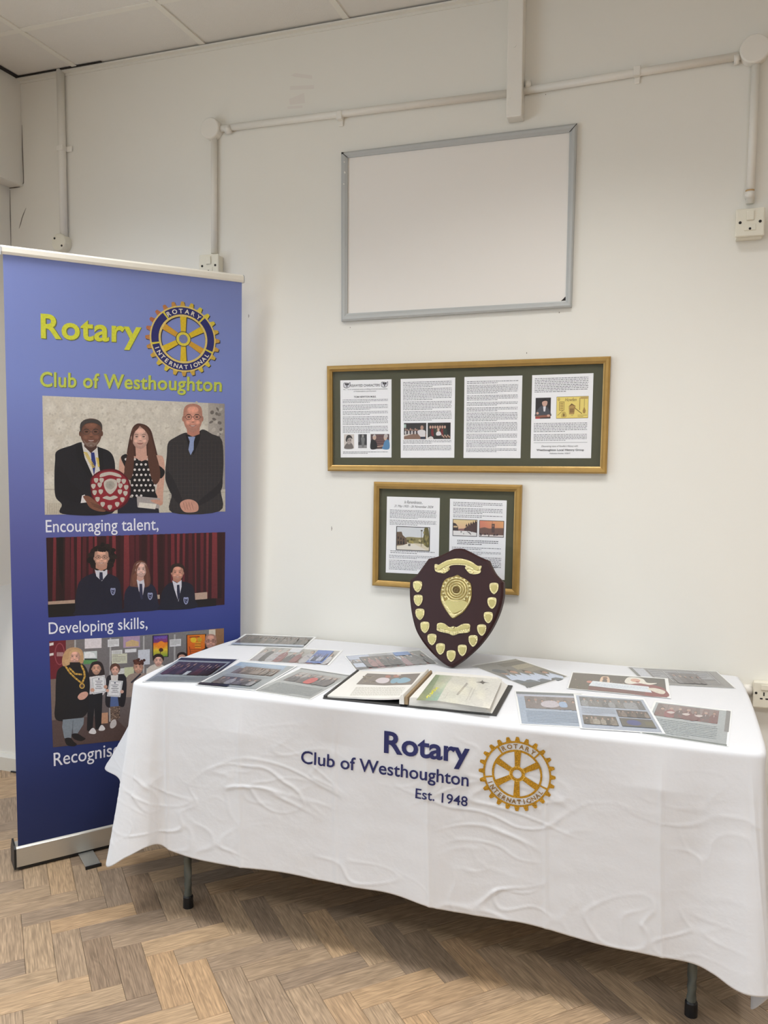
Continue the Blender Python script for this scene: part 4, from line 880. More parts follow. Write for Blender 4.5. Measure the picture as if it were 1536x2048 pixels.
p.sp([(950, 580), (965, 490), (1010, 430), (1080, 412), (1150, 420), (1192, 450), (1205, 540), (1210, 606), (950, 620)], (26, 26, 42)); p.poly([(1040, 405), (1075, 425), (1108, 402), (1108, 450), (1085, 560), (1055, 470)], (216, 214, 224)); p.poly([(1074, 438), (1092, 436), (1098, 510), (1082, 560), (1074, 490)], (40, 42, 66)); p.poly([(1045, 375), (1105, 375), (1105, 405), (1078, 422), (1045, 405)], (180, 124, 104)); face(p, 1078, 350, 86, 110, (212, 154, 132)); p.sp([(1030, 345), (1032, 300), (1060, 282), (1100, 282), (1128, 305), (1128, 350), (1116, 318), (1080, 304), (1050, 315), (1040, 345)], (50, 34, 30))
for x_, y_ in ((606, 488), (878, 522), (1140, 555)): p.sp([(x_-17, y_-24), (x_, y_-26), (x_+18, y_-24), (x_+15, y_+10), (x_, y_+26), (x_-14, y_+10)], (150, 156, 190)); p.sp([(x_-11, y_-17), (x_, y_-10), (x_+12, y_-17), (x_+9, y_+6), (x_, y_+16), (x_-9, y_+6)], (44, 46, 76)); p.line([(x_-6, y_-4), (x_+6, y_+6)], 4, (150, 156, 190))
p.build('printed_photo', sheet, INKV, 'printed photo of three school pupils before red curtains')

# photo 3
p = Print(BM).cr(60, 1230, 3.657)
p.poly([(140, 192), (780, 152), (1418, 96), (1418, 760), (780, 905), (168, 968)], [(118, 112, 112), (126, 124, 126), (130, 128, 128), (112, 100, 98), (96, 78, 76), (92, 74, 72)])
p.poly([(140, 192), (265, 184), (262, 460), (150, 470)], (110, 30, 42)); p.ell(217, 285, 38, 82, (150, 70, 80)); p.ell(217, 285, 31, 74, (112, 32, 44)); p.rect(195, 272, 245, 302, (170, 130, 130)); p.poly([(262, 184), (330, 180), (330, 470), (262, 470)], (132, 116, 108)); p.poly([(150, 470), (240, 465), (236, 760), (160, 780)], (122, 104, 96)); p.poly([(160, 770), (600, 730), (780, 905), (168, 968)], (88, 70, 68))
for x_ in (330, 588, 832, 1058): p.poly([(x_-6, 182-(x_-330)*.055), (x_+6, 181-(x_-330)*.055), (x_+2, 780), (x_-10, 780)], (176, 174, 174))
def card(x0, y0, x1, y1, c): p.poly([(x0, y0+6), (x1, y0), (x1, y1), (x0, y1+6)], c)
for q in ((400, 168, 523, 240, (226, 218, 222)), (392, 262, 490, 352, (206, 214, 214)), (568, 174, 651, 228, (226, 226, 230)), (682, 152, 803, 234, (176, 150, 180)), (596, 254, 675, 330, (220, 220, 220)), (598, 280, 710, 352, (206, 206, 186)), (694, 245, 778, 270, (222, 222, 226)), (790, 250, 876, 360, (206, 210, 220)), (1022, 174, 1104, 226, (222, 222, 226)), (895, 144, 1013, 306, (30, 28, 34)), (1143, 138, 1288, 300, (60, 40, 30)), (640, 388, 690, 428, (214, 214, 210)), (690, 378, 760, 450, (200, 204, 170)), (850, 384, 900, 430, (196, 200, 196)), (142, 200, 172, 220, (226, 220, 216)), (142, 276, 172, 294, (226, 220, 216)), (510, 712, 570, 790, (196, 150, 120))): card(*q)
p.poly([(392, 330), (490, 318), (490, 355), (392, 360)], (96, 150, 92)); p.rect(398, 318, 488, 328, (44, 48, 44)); p.poly([(400, 275), (440, 268), (470, 280), (480, 310), (400, 316)], (236, 238, 240))
p.poly([(902, 154), (1006, 148), (1006, 200), (902, 206)], [(70, 56, 150), (96, 70, 160), (150, 60, 90), (120, 60, 110)]); p.poly([(902, 204), (1006, 198), (1006, 250), (902, 254)], [(226, 96, 36), (226, 110, 40), (236, 190, 50), (236, 180, 50)]); p.poly([(902, 252), (1006, 248), (1006, 302), (902, 306)], [(226, 196, 54), (236, 200, 60), (112, 156, 60), (132, 160, 60)]); p.sp([(925, 215), (960, 190), (990, 215), (980, 240), (935, 242)], (240, 140, 40)); p.ell(958, 255, 16, 14, (70, 40, 30)); p.rect(950, 262, 954, 285, (70, 40, 30)); p.text('REMEMBER', [(912, 160), (996, 155), (996, 172), (912, 177)], (120, 110, 200))
p.poly([(1150, 148), (1280, 142), (1278, 292), (1152, 298)], [(228, 118, 30), (236, 140, 40), (226, 110, 40), (216, 96, 36)])
for k in range(5): p.rect(1205, 200+k*9, 1250, 204+k*9, (150, 128, 40) if k % 2 else (236, 190, 60))
p.ell(1195, 182, 22, 20, (236, 196, 50)); p.ell(1240, 180, 18, 18, (206, 160, 50)); p.line([(1165, 230), (1175, 280)], 5, (130, 60, 30)); p.line([(1165, 162), (1240, 158)], 8, (150, 70, 30)); p.para(1165, 1270, 245, 292, 3, (150, 76, 36))
for q in ((575, 185, 645, 225), (1028, 182, 1098, 222), (605, 262, 668, 300), (605, 300, 700, 345), (697, 195, 795, 232)): p.para(q[0], q[2], q[1], q[3], 4, (140, 136, 130))
p.poly([(700, 200), (745, 180), (795, 195), (795, 228), (700, 232)], (206, 176, 130))
p.poly([(1308, 104), (1418, 97), (1418, 220), (1308, 230)], (150, 112, 80)); p.poly([(1308, 108), (1356, 104), (1356, 160), (1308, 160)], (216, 206, 190))
# man at far right, peeking
p.sp([(1240, 280), (1290, 235), (1340, 225), (1370, 240), (1360, 280), (1300, 300)], (40, 32, 36)); face(p, 1322, 195, 82, 108, (212, 160, 142), glasses=True)
# girl almost hidden
p.ell(1112, 300, 38, 30, (44, 30, 30)); p.ell(1112, 312, 28, 24, (206, 160, 142))
# children
p.sp([(850, 440), (860, 390), (910, 360), (970, 365), (1000, 400), (1000, 460), (850, 470)], (216, 206, 196)); p.ell(938, 320, 42, 38, (46, 32, 30)); face(p, 938, 335, 62, 84, (222, 176, 160), smile=False)
p.sp([(905, 325), (912, 295), (940, 284), (968, 296), (972, 325), (955, 308), (925, 308)], (46, 32, 30))
p.sp([(702, 520), (712, 450), (760, 425), (820, 425), (850, 440), (850, 560), (700, 600)], (156, 138, 128)); p.line([(740, 495), (810, 430)], 12, (50, 48, 60)); face(p, 792, 384, 68, 84, (208, 160, 138)); 
for k in range(24): p.ell(792+rr.uniform(-42, 42), 345+rr.uniform(-22, 14), 11, 10, rr.choice([(84, 46, 36), (104, 60, 44), (70, 38, 32)]), n=8)
p.sp([(558, 470), (580, 440), (650, 432), (700, 450), (705, 560), (690, 660), (660, 672), (560, 670), (552, 560)], (34, 30, 36)); p.poly([(590, 440), (645, 436), (640, 500), (595, 500)], (222, 216, 212)); p.poly([(590, 590), (640, 590), (650, 670), (585, 670)], (84, 104, 150)); p.ell(622, 392, 38, 40, (74, 48, 40)); face(p, 622, 404, 56, 74, (218, 170, 152)); p.sp([(590, 400), (600, 365), (630, 356), (655, 375), (656, 400), (630, 374), (604, 385)], (96, 62, 48)); p.poly([(585, 670), (660, 665), (650, 760), (590, 780)], (112, 92, 80)); 
for k in range(40): p.ell(rr.uniform(590, 655), rr.uniform(672, 765), 4, 4, rr.choice([(60, 48, 44), (176, 150, 130)]), n=6)
p.sp([(585, 800), (600, 770), (625, 765), (632, 800), (610, 826), (588, 825)], (206, 200, 200))
p.sp([(428, 450), (445, 360), (470, 340), (510, 340), (535, 370), (545, 450), (500, 470)], (46, 34, 34)); p.sp([(430, 470), (455, 450), (530, 445), (555, 480), (548, 560), (520, 590), (440, 590)], (212, 208, 210)); face(p, 484, 392, 66, 88, (206, 158, 134)); p.sp([(448, 392), (455, 355), (485, 342), (515, 355), (522, 385), (500, 362), (465, 366)], (44, 32, 32)); p.poly([(432, 580), (530, 566), (528, 640), (520, 830), (478, 838), (470, 680), (455, 860), (415, 842), (420, 700)], (24, 23, 28)); p.sp([(430, 862), (445, 835), (465, 826), (484, 855), (470, 870)], (226, 224, 226)); p.sp([(502, 842), (515, 810), (530, 805), (549, 830), (535, 845)], (226, 224, 226))
for q, rot in (([(447, 458), (546, 438), (558, 562), (462, 580)], 0), ([(582, 476), (680, 482), (660, 600), (562, 594)], 0)):
    p.poly(q, (232, 232, 234)); cx = sum(a for a, b_ in q)/4; cy = sum(b_ for a, b_ in q)/4; qi = [((a-cx)*.88+cx, (b_-cy)*.88+cy) for a, b_ in q]; p.line(qi+[qi[0]], 2.5, (120, 120, 126))
    for k in range(5): p.line([(cx-26+(k % 2)*8, cy-26+k*13), (cx+26-(k % 2)*8, cy-27+k*13)], 4, (96, 96, 104))
    p.ell(cx, cy-42, 7, 6, (90, 92, 110), n=8)
p.ell(456, 548, 16, 14, (206, 158, 136), n=10); p.ell(552, 525, 14, 14, (206, 158, 136), n=10); p.ell(672, 560, 14, 13, (212, 168, 150), n=10); p.ell(566, 552, 12, 12, (212, 168, 150), n=10)
# woman with chain
p.sp([(190, 470), (205, 400), (260, 365), (330, 355), (390, 362), (425, 420), (438, 500), (432, 600), (415, 720), (330, 765), (190, 765), (186, 620)], (22, 20, 24)); p.poly([(240, 765), (395, 750), (390, 800), (345, 870), (315, 870), (312, 800), (300, 900), (250, 900), (235, 820)], (128, 138, 148)); p.line([(315, 770), (308, 880)], 4, (92, 100, 110))
p.sp([(255, 905), (295, 898), (320, 925), (342, 945), (320, 960), (270, 950)], (26, 24, 28)); p.sp([(305, 872), (345, 866), (385, 890), (406, 905), (370, 922), (320, 905)], (26, 24, 28))
for pts_ in ([(262, 378), (290, 420), (330, 460), (380, 500)], [(375, 368), (395, 410), (400, 450), (380, 500)], [(290, 390), (330, 430), (385, 435)]):
    for a, b_ in zip(pts_, pts_[1:]):
        for k in range(5): p.ell(a[0]+(b_[0]-a[0])*k/5, a[1]+(b_[1]-a[1])*k/5, 8, 7, (214, 176, 84) if k % 2 else (180, 138, 58), n=8)
p.ell(380, 518, 20, 21, (206, 166, 80)); p.ell(380, 518, 12, 13, (90, 70, 60))
p.sp([(240, 370), (235, 320), (258, 262), (300, 238), (350, 240), (382, 262), (392, 320), (380, 355), (330, 345), (270, 370)], (196, 156, 114)); face(p, 325, 308, 78, 106, (222, 172, 154)); p.sp([(282, 320), (285, 275), (320, 252), (365, 262), (372, 300), (350, 272), (312, 272), (296, 300), (292, 350), (265, 368), (255, 330)], (206, 168, 124)); p.poly([(290, 345), (365, 345), (372, 378), (290, 378)], (24, 22, 26)); p.sp([(348, 600), (370, 570), (410, 560), (425, 580), (400, 612), (365, 620)], (214, 164, 146))
p.build('printed_photo', sheet, INKV, 'printed photo of a woman wearing a gold chain beside children with certificates')

# ================================================================== TABLE AND CLOTH
ZT = 0.745
tab = thing('folding_table', 'long folding table on grey tube legs, hidden under the white cloth', 'table', (0.245, -0.41, 0))
TX0, TX1, TY0, TY1 = -0.622, 1.135, -0.772, -0.056
obj('tabletop', box(TX0, TX1, TY0, TY1, 0.705, 0.7415), TABLETOP, tab, bevel=0.006)
for lx in (-0.514, 1.008):
    for ly, s in ((-0.717, 1), (-0.115, -1)):
        l = obj('leg', tube(spline([(lx, ly, 0.006), (lx, ly, 0.13), (lx+0.001, ly, 0.21), (lx+0.010, ly+0.004*s, 0.27), (lx+0.016, ly+0.010*s, 0.36), (lx+0.016, ly+0.03*s, 0.52), (lx+0.016, ly+0.05*s, 0.704)], 5, closed=False), 0.0125, 14), LEG, tab, smooth=True)
        obj('rubber_foot', tube([(lx, ly, 0.0), (lx, ly, 0.036), (lx, ly, 0.04)], [0.0165, 0.016, 0.0135], 16), BLACK, l)
    obj('cross_bar', tube([(lx+0.016, -0.68, 0.60), (lx+0.016, -0.15, 0.60)], 0.009, 12), LEG, tab, smooth=True)

def fr(x, y, d): return onwall(x, y, d)
keys = []      # (edge x, edge y, outward nx, ny, hem point)
def K(ex, ey, nx, ny, hem): keys.append((Vector((ex, ey, 0)), Vector((nx, ny, 0)).normalized(), Vector(hem)))
K(-0.610, -0.036, -0.3, 1, (-0.635, -0.036, 0.50))
K(-0.640, -0.060, -1, 0.2, (-0.662, -0.055, 0.49))
K(-0.655, -0.150, -1, 0, (-0.690, -0.150, 0.48))
K(-0.678, -0.300, -1, 0, (-0.735, -0.300, 0.47))
K(-0.690, -0.470, -1, 0, (-0.785, -0.470, 0.46))
K(-0.686, -0.620, -1, -0.05, fr(213, 1530, -0.62))
K(-0.678, -0.715, -1, -0.1, fr(240, 1563, -0.73))
K(-0.670, -0.765, -1, -0.5, fr(236, 1650, -0.80))
K(-0.662, -0.782, -1, -1, fr(212, 1731, -0.885))
K(-0.640, -0.788, -0.5, -1, fr(252, 1715, -0.880))
K(-0.600, -0.790, -0.1, -1, fr(292, 1695, -0.850))
K(-0.560, -0.790, 0, -1, fr(318, 1690, -0.812))
for x, y, d in ((345, 1704, -.803), (400, 1719, -.803), (478, 1731, -.806), (560, 1743, -.801), (640, 1763, -.798), (700, 1776, -.806), (780, 1787, -.802), (850, 1808, -.812), (900, 1820, -.803), (980, 1835, -.800), (1040, 1846, -.806), (1100, 1862, -.802), (1200, 1887, -.802), (1300, 1905, -.808), (1380, 1922, -.804)):
    h_ = fr(x, y, d); K(h_.x, -0.790, 0, -1, h_)
h_ = fr(1425, 1945, -.822); K(1.035, -0.790, 0, -1, h_)
h_ = fr(1465, 1975, -.845); K(1.080, -0.790, 0, -1, h_)
h_ = fr(1497, 1990, -.865); K(1.110, -0.789, 0.1, -1, h_)
h_ = fr(1532, 1995, -.865); K(1.135, -0.786, 0.4, -1, h_)
h_ = fr(1545, 1990, -.83); K(1.150, -0.778, 1, -1, h_)
h_ = fr(1503, 2016, -.72); K(1.158, -0.760, 1, -0.4, h_)
K(1.162, -0.700, 1, 0, (1.205, -0.640, 0.16)); K(1.163, -0.600, 1, 0, (1.225, -0.560, 0.30))
K(1.163, -0.450, 1, 0, (1.222, -0.440, 0.36)); K(1.160, -0.250, 1, 0, (1.205, -0.250, 0.38)); K(1.150, -0.085, 1, 0.1, (1.180, -0.085, 0.40)); K(1.120, -0.040, 0.6, 1, (1.135, -0.036, 0.42))
for x in (0.9, 0.6, 0.3, 0.0, -0.3): K(x, -0.036, 0, 1, (x, -0.036, 0.48))
n_k = len(keys)
SUB = 24
flat = [(k[0].x, k[0].y, k[1].x, k[1].y, k[2].x, k[2].y, k[2].z) for k in keys]
dense = spline(flat, SUB, closed=True)
crease = [fr(x, 1600, -.80).x for x in (330, 478, 665, 853, 1090, 1322, 1500)]
camp = [0.0, 0.010, -0.009, 0.013, -0.008, 0.012, 0.0]
def disp(x, z, t):
    c = 0.0
    for i in range(len(crease)-1):
        if crease[i] <= x <= crease[i+1]:
            f = (x-crease[i])/(crease[i+1]-crease[i]); c = camp[i]*(1-f) + camp[i+1]*f
    m = min(1, t*5)
    def ridge(v, k): return max(0, 1-abs(v)*k)**1.5
    n1_ = noise.noise(Vector((x*3.4+5, z*17+0.8*math.sin(x*9), 0.3))); r1 = ridge(n1_, 9)
    n2_ = noise.noise(Vector((x*5.0+z*6, z*13-x*4, 4.3))); r2 = ridge(n2_, 10)
    n4_ = noise.noise(Vector((x*7.0-z*9, z*10+x*6, 7.7))); r4 = ridge(n4_, 10)
    gate = max(0, noise.noise(Vector((x*3.0, z*4.0, 11.0)))+0.42)
    n3_ = noise.noise(Vector((x*2.0, z*2.2, 9.1)))
    band = math.exp(-((z-0.46)/0.10)**2); low = math.exp(-((z-0.27)/0.06)**2); top_ = math.exp(-((z-0.70)/0.05)**2)
    near_c = max(0, 1-min(abs(x-q) for q in crease)/0.010)
    return m*(c + 0.0024*near_c + gate*(0.0038*band*r1 + 0.0040*(band*0.8+low+0.25*top_+0.12)*r2 + 0.0030*(0.5*band+low)*r4) + 0.006*n3_*min(1, t*1.6) + 0.0007*noise.noise(Vector((x*16, z*22, 2))))
rows = [0.0]; R_ = 0.014; NR = 130
V = []; ns = len(dense)
tl_rows = []
for i, (ex, ey, nx, ny, hx, hy, hz) in enumerate(dense):
    nn = Vector((nx, ny, 0)).normalized(); E_ = Vector((ex, ey, ZT-R_)); Hm = Vector((hx, hy, hz))
    col_ = [Vector((ex, ey, ZT)) - nn*R_]
    for k in range(1, 4):
        a = math.pi/2*k/4; col_.append(Vector((ex, ey, ZT-R_)) - nn*R_ + nn*R_*math.sin(a) + Vector((0, 0, R_*math.cos(a))))
    for k in range(NR+1):
        t_ = k/NR; P_ = E_.lerp(Hm, t_)
        # hang a little inwards in the middle of the drop
        P_ -= nn*0.006*math.sin(math.pi*t_)
        wgt = 1.0 if ny < -0.9 else 0.35
        if ny > 0.5: wgt = 0
        P_ += nn*disp(P_.x + (P_.y+0.79)*0.8, P_.z, t_)*wgt
        if ny > 0.5: P_.y = min(P_.y, -0.034)
        col_.append(P_)
    tl_rows.append(col_)
nr = len(tl_rows[0])
for c_ in tl_rows: V += c_
Fc = []
for i in range(ns):
    j = (i+1) % ns
    for k in range(nr-1): Fc.append((i*nr+k, i*nr+k+1, j*nr+k+1, j*nr+k))
Fc.append(tuple(i*nr for i in range(ns)))
cl = obj('tablecloth', (V, Fc), CLOTH, None, loc=(0.245, -0.41, 0.2), smooth=True, fix=True, label='white cloth with navy lettering and a gold cog wheel, draped over the table', cat='tablecloth')
so = cl.modifiers.new('thickness', 'SOLIDIFY'); so.thickness = 0.0012; so.offset = -1
clbvh = BVHTree.FromPolygons([tuple(v) for v in V], Fc)
def cloth_map(x, y, lv):
    d = ray(x, y); loc, nrm, idx, dist = clbvh.ray_cast(CAM, d)
    if loc is None: loc = onwall(x, y, -0.8); nrm = YN
    if nrm.dot(d) > 0: nrm = -nrm
    return loc + nrm*(0.0020 + STEP*lv)
NAVY = (34, 38, 92)
for tx, q, wgt in (('Rotary', [(769, 1461), (940, 1484), (939, 1541), (768, 1519)], 0.026), ('Club of Westhoughton', [(603, 1500), (938, 1546), (937, 1581), (602, 1534)], 0.012), ('Est.', [(832, 1576), (870, 1582), (869, 1602), (831, 1596)], 0.010), ('1948', [(884, 1585), (936, 1593), (935, 1613), (883, 1605)], 0.010)):
    p = Print(cloth_map); p.text(tx, q, NAVY, weight=wgt); p.build('lettering', cl, INK, 'navy lettering', finer=2.5)
p = Print(cloth_map); p.T = lambda x, y: (1034.5 + 77*x + 2*y, 1547.5 + 9*x - 74*y)
wheel(p, (172, 126, 28), None, None, None, rim=(216, 176, 84))
arc_text(p, 'ROTARY', 0.748, 0.12, 119, 58, (140, 106, 52), weight=0.03); arc_text(p, 'INTERNATIONAL', 0.748, 0.115, 204, 326, (140, 106, 52), bottom=True, weight=0.03)
p.build('emblem', cl, GLITTER, 'gold glitter cog wheel emblem', finer=5)

# ================================================================== TROPHY SHIELD
tipz = ZT + 0.0006
SP = onz(905, 1338.5, tipz)
yaw_, ln_ = math.radians(9), math.radians(13)
SN = Vector((-math.sin(yaw_)*math.cos(ln_), -math.cos(yaw_)*math.cos(ln_), math.sin(ln_)))
tro = thing('award_shield', 'dark mahogany award shield with gilt plaques leaning back on the table', 'trophy', SP)
def sc_(x, y): return (800 + x/6.678, 1090 + y/6.678)
def onS(x, y, off=0.0): 
    q = sc_(x, y); return hit(q[0], q[1], SP, SN) + SN*off
ol = spline([(785, 75), (835, 80), (900, 108), (980, 150)], 4, False)[:-1] + spline([(980, 150), (1060, 190), (1172, 236)], 4, False)[:-1] + spline([(1172, 236), (1205, 310), (1262, 415), (1330, 488), (1372, 530)], 4, False)[:-1] + spline([(1372, 530), (1372, 690), (1345, 840), (1285, 1010), (1190, 1190), (1070, 1350), (950, 1472), (815, 1585), (685, 1668)], 4, False)[:-1] + \
    spline([(685, 1668), (600, 1632), (480, 1535), (360, 1408), (270, 1285), (200, 1150), (152, 960), (126, 770), (121, 610), (130, 492)], 4, False)[:-1] + spline([(130, 492), (205, 440), (290, 330), (372, 215)], 4, False)[:-1] + spline([(372, 215), (490, 186), (600, 140), (690, 92), (740, 78)], 4, False)
cxs, cys = sum(q[0] for q in ol)/len(ol), sum(q[1] for q in ol)/len(ol)
n = len(ol)
L0 = [onS(cxs+(x-cxs)*.955, cys+(y-cys)*.96, 0.0) for x, y in ol]
L1 = [onS(x, y, -0.006) for x, y in ol]; L2 = [onS(x, y, -0.008) for x, y in ol]; L3 = [p_ - SN*0.016 for p_ in L2]
V = L0 + L1 + L2 + L3; Fc = [tuple(range(n))]
for r in range(3): Fc += [(r*n+i, r*n+(i+1) % n, (r+1)*n+(i+1) % n, (r+1)*n+i) for i in range(n)]
Fc.append(tuple(range(4*n-1, 3*n-1, -1)))
low_ = min(v.z for v in V); V = [v + Vector((0, 0, tipz - low_ + 0.0002)) for v in V]
DZ = Vector((0, 0, tipz - low_ + 0.0002))
obj('board', (V, Fc), MAHOG, tro, fix=True)
# strut behind
cS = onS(740, 700, -0.026) + DZ; ft = Vector((cS.x-0.02, cS.y+0.065, tipz+0.0008)); sx_ = Vector((0.03, 0, 0))
obj('strut', prism([cS - sx_, cS + sx_, ft + sx_, ft - sx_], Vector((0, 0.004, 0.002))), BLACK, tro, fix=True)
def plate(name, pts, h0, h1, material, parent, smooth_=4, bev=0.0006, closed=True):
    ps = spline(pts, smooth_) if smooth_ else pts
    P_ = [onS(x, y, h0) + DZ for x, y in ps]
    return obj(name, prism(P_, SN*(h1-h0)), material, parent, fix=True, bevel=bev)
def mini(cx, cy, s=1.0):
    a = [(-58, -52), (-40, -70), (0, -76), (40, -70), (58, -52), (59, -5), (40, 45), (0, 78), (-40, 45), (-59, -5)]
    o = plate('name_plaque', [(cx+x*s, cy+y*s) for x, y in a], 0.0004, 0.0022, BRASS, tro)
    plate('engraved_panel', [(cx+x*s*.66, cy+4+y*s*.66) for x, y in a], 0.0023, 0.0032, BRASSP, o)
for cx, cy in ((237, 586), (245, 771), (268, 956), (334, 1131), (429, 1293), (543, 1420), (685, 1514), (834, 1439), (978, 1313), (1093, 1168), (1181, 1001), (1230, 807), (1257, 612)): mini(cx, cy)
top = plate('scroll_plaque', [(465, 295), (500, 290), (520, 296), (600, 250), (690, 222), (780, 212), (870, 225), (960, 258), (1035, 310), (1090, 312), (1082, 360), (1072, 405), (1000, 425), (930, 410), (870, 340), (880, 312), (800, 300), (710, 302), (660, 322), (665, 360), (600, 410), (555, 408), (475, 380)], 0.0004, 0.0022, BRASS, tro, 4)
plate('banner_relief', [(500, 320), (600, 268), (690, 240), (780, 230), (870, 243), (960, 276), (1050, 335), (1030, 378), (940, 312), (850, 285), (780, 280), (700, 287), (610, 318), (520, 368)], 0.0023, 0.0040, BRASSP, top, 4)
for cx, cy, r in ((570, 385, 24), (640, 345, 20), (960, 395, 24), (895, 340, 20), (480, 340, 14), (1070, 350, 14)):
    plate('curl', [(cx+r*math.cos(a), cy+r*math.sin(a)) for a in [k*math.pi/5 for k in range(10)]], 0.0023, 0.0048, BRASS, top, 2)
bot = plate('scroll_plaque', [(500, 1085), (545, 1070), (600, 1085), (660, 1128), (712, 1118), (760, 1128), (820, 1095), (880, 1082), (935, 1095), (936, 1150), (925, 1195), (850, 1210), (790, 1215), (712, 1240), (650, 1215), (580, 1200), (500, 1175), (494, 1130)], 0.0004, 0.0022, BRASS, tro, 4)
plate('banner_relief', [(515, 1095), (560, 1085), (610, 1108), (670, 1148), (712, 1150), (760, 1142), (830, 1110), (885, 1098), (922, 1108), (918, 1150), (840, 1160), (770, 1180), (712, 1185), (640, 1172), (570, 1150), (512, 1145)], 0.0023, 0.0036, BRASSP, bot, 4)
for cx, cy, r in ((590, 1183, 20), (840, 1192, 20), (712, 1135, 16), (660, 1200, 12), (690, 1212, 12), (712, 1218, 12), (735, 1212, 12), (765, 1200, 12), (515, 1165, 14), (910, 1178, 14)):
    plate('curl', [(cx+r*math.cos(a), cy+r*math.sin(a)) for a in [k*math.pi/5 for k in range(10)]], 0.0023, 0.0046, BRASS, bot, 2)
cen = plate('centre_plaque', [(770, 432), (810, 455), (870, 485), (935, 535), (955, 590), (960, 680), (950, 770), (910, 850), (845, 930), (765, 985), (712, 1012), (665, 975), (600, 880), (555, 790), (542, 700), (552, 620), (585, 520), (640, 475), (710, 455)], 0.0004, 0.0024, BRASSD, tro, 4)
plate('rim', [(712, 1004), (668, 965), (608, 872), (566, 785), (556, 720), (575, 716), (600, 790), (640, 858), (712, 950), (790, 935), (860, 880), (912, 800), (930, 720), (950, 722), (940, 775), (900, 850), (838, 922), (760, 975)], 0.0025, 0.0042, BRASS, cen, 3)
plate('engraved_panel', [(590, 800), (660, 760), (750, 765), (840, 775), (905, 810), (850, 890), (780, 925), (715, 945), (650, 885)], 0.0025, 0.0034, BRASSP, cen, 3)
def ringS(name, cx, cy, r0, r1, h0, h1, material, parent, seg=36):
    V_ = []; F_ = []
    for k in range(seg):
        a = 2*math.pi*k/seg
        for r, h in ((r0, h0), (r0+(r1-r0)*.25, h1), (r0+(r1-r0)*.75, h1), (r1, h0)): V_.append(onS(cx+r*math.cos(a), cy+r*math.sin(a), h) + DZ)
    for k in range(seg):
        for q in range(3): F_.append((k*4+q, k*4+q+1, ((k+1) % seg)*4+q+1, ((k+1) % seg)*4+q))
    return obj(name, (V_, F_), material, parent, smooth=True, fix=True)
for r0, r1 in ((52, 66), (84, 98), (116, 132), (150, 164)): ringS('relief_ring', 758, 630, r0, r1, 0.0025, 0.0045, BRASS, cen)
for k in range(20):
    a = 2*math.pi*k/20; cx, cy = 758+182*math.cos(a), 630+160*math.sin(a)
    if cy < 770: plate('relief_leaf', [(cx+20*math.cos(a+b_)*(1 if q % 2 else .6), cy+17*math.sin(a+b_)*(1 if q % 2 else .6)) for q, b_ in enumerate([j*math.pi/4 for j in range(8)])], 0.0025, 0.0046, BRASS, cen, 2)
ringS('emblem_ring', 753, 631, 30, 44, 0.0025, 0.0050, mat('aged_bronze', (104, 84, 50), 0.4, metal=0.6), cen, 24)
for k in range(3):
    a = math.radians(30+60*k); dx, dy = 30*math.cos(a), 30*math.sin(a); ox, oy = -5*math.sin(a), 5*math.cos(a)
    plate('emblem_spoke', [(753-dx+ox, 631-dy+oy), (753+dx+ox, 631+dy+oy), (753+dx-ox, 631+dy-oy), (753-dx-ox, 631-dy-oy)], 0.0025, 0.0042, mat('aged_bronze', (104, 84, 50)), cen, 0, bev=0)

# ================================================================== OPEN ALBUM
zb = ZT + 0.0008
ang = math.radians(2.0); BX = Vector((math.cos(ang), math.sin(ang), 0)); BYv = Vector((-math.sin(ang), math.cos(ang), 0)); BB = Vector((-0.028, -0.750, zb))
def bk(x, y, z): return BB + BX*x + BYv*y + UZ*z
alb = thing('photo_album', 'thick open photo album with charcoal covers lying at the front of the table', 'album', bk(0.25, 0.15, 0))
DEP = 0.302
obj('cover', join(fbox(BB, BX, BYv, UZ, (0, 0.236), (0, DEP), (0, 0.004)),), COVER, alb, bevel=0.0012)
obj('cover', fbox(BB, BX, BYv, UZ, (0.256, 0.512), (0, DEP), (0, 0.004)), COVER, alb, bevel=0.0012)
obj('spine', fbox(BB, BX, BYv, UZ, (0.2362, 0.2558), (0, DEP), (0, 0.003)), BLACK, alb)
# left leaf block: a curved sheet pack rising to the binding
NXL = 20
def leftz(x): u = x/0.232; return 0.0085 + 0.003*math.sin(u*math.pi) + 0.016*u**3
V = []; Fc = []
for i in range(NXL+1):
    x = 0.012 + (0.220)*i/NXL; z1_ = leftz(x); z0_ = max(0.0043, z1_-0.0055)
    for y in (0.006, DEP-0.006): V += [bk(x, y, z0_), bk(x, y, z1_)]
for i in range(NXL):
    a = i*4; b_ = a+4
    Fc += [(a+1, b_+1, b_+3, a+3), (a, a+2, b_+2, b_), (a, b_, b_+1, a+1), (a+2, a+3, b_+3, b_+2)]
Fc += [(0, 1, 3, 2), (NXL*4, NXL*4+2, NXL*4+3, NXL*4+1)]
lp = obj('left_page', (V, Fc), PAPERBLOCK, alb, smooth=False, fix=True); lbvh = BVHTree.FromPolygons([tuple(v) for v in V], Fc)
obj('turned_edge', tube([bk(0.006, 0.004, 0.0066), bk(0.006, DEP-0.004, 0.0066)], 0.0055, 10), COVER, alb, smooth=True)
obj('binding_ridge', prism([bk(x, 0.003, z) for x, z in ((0.2325, 0.006), (0.2325, 0.024), (0.238, 0.033), (0.243, 0.034), (0.246, 0.026), (0.247, 0.006))], BYv*(DEP-0.006)), PAPERBLOCK, alb, fix=True)
obj('binding_strip', prism([bk(x, 0.004, z) for x, z in ((0.2475, 0.006), (0.2475, 0.025), (0.251, 0.031), (0.256, 0.028), (0.258, 0.006))], BYv*(DEP-0.008)), mat('tan_binding', (150, 128, 98), 0.7), alb, fix=True)
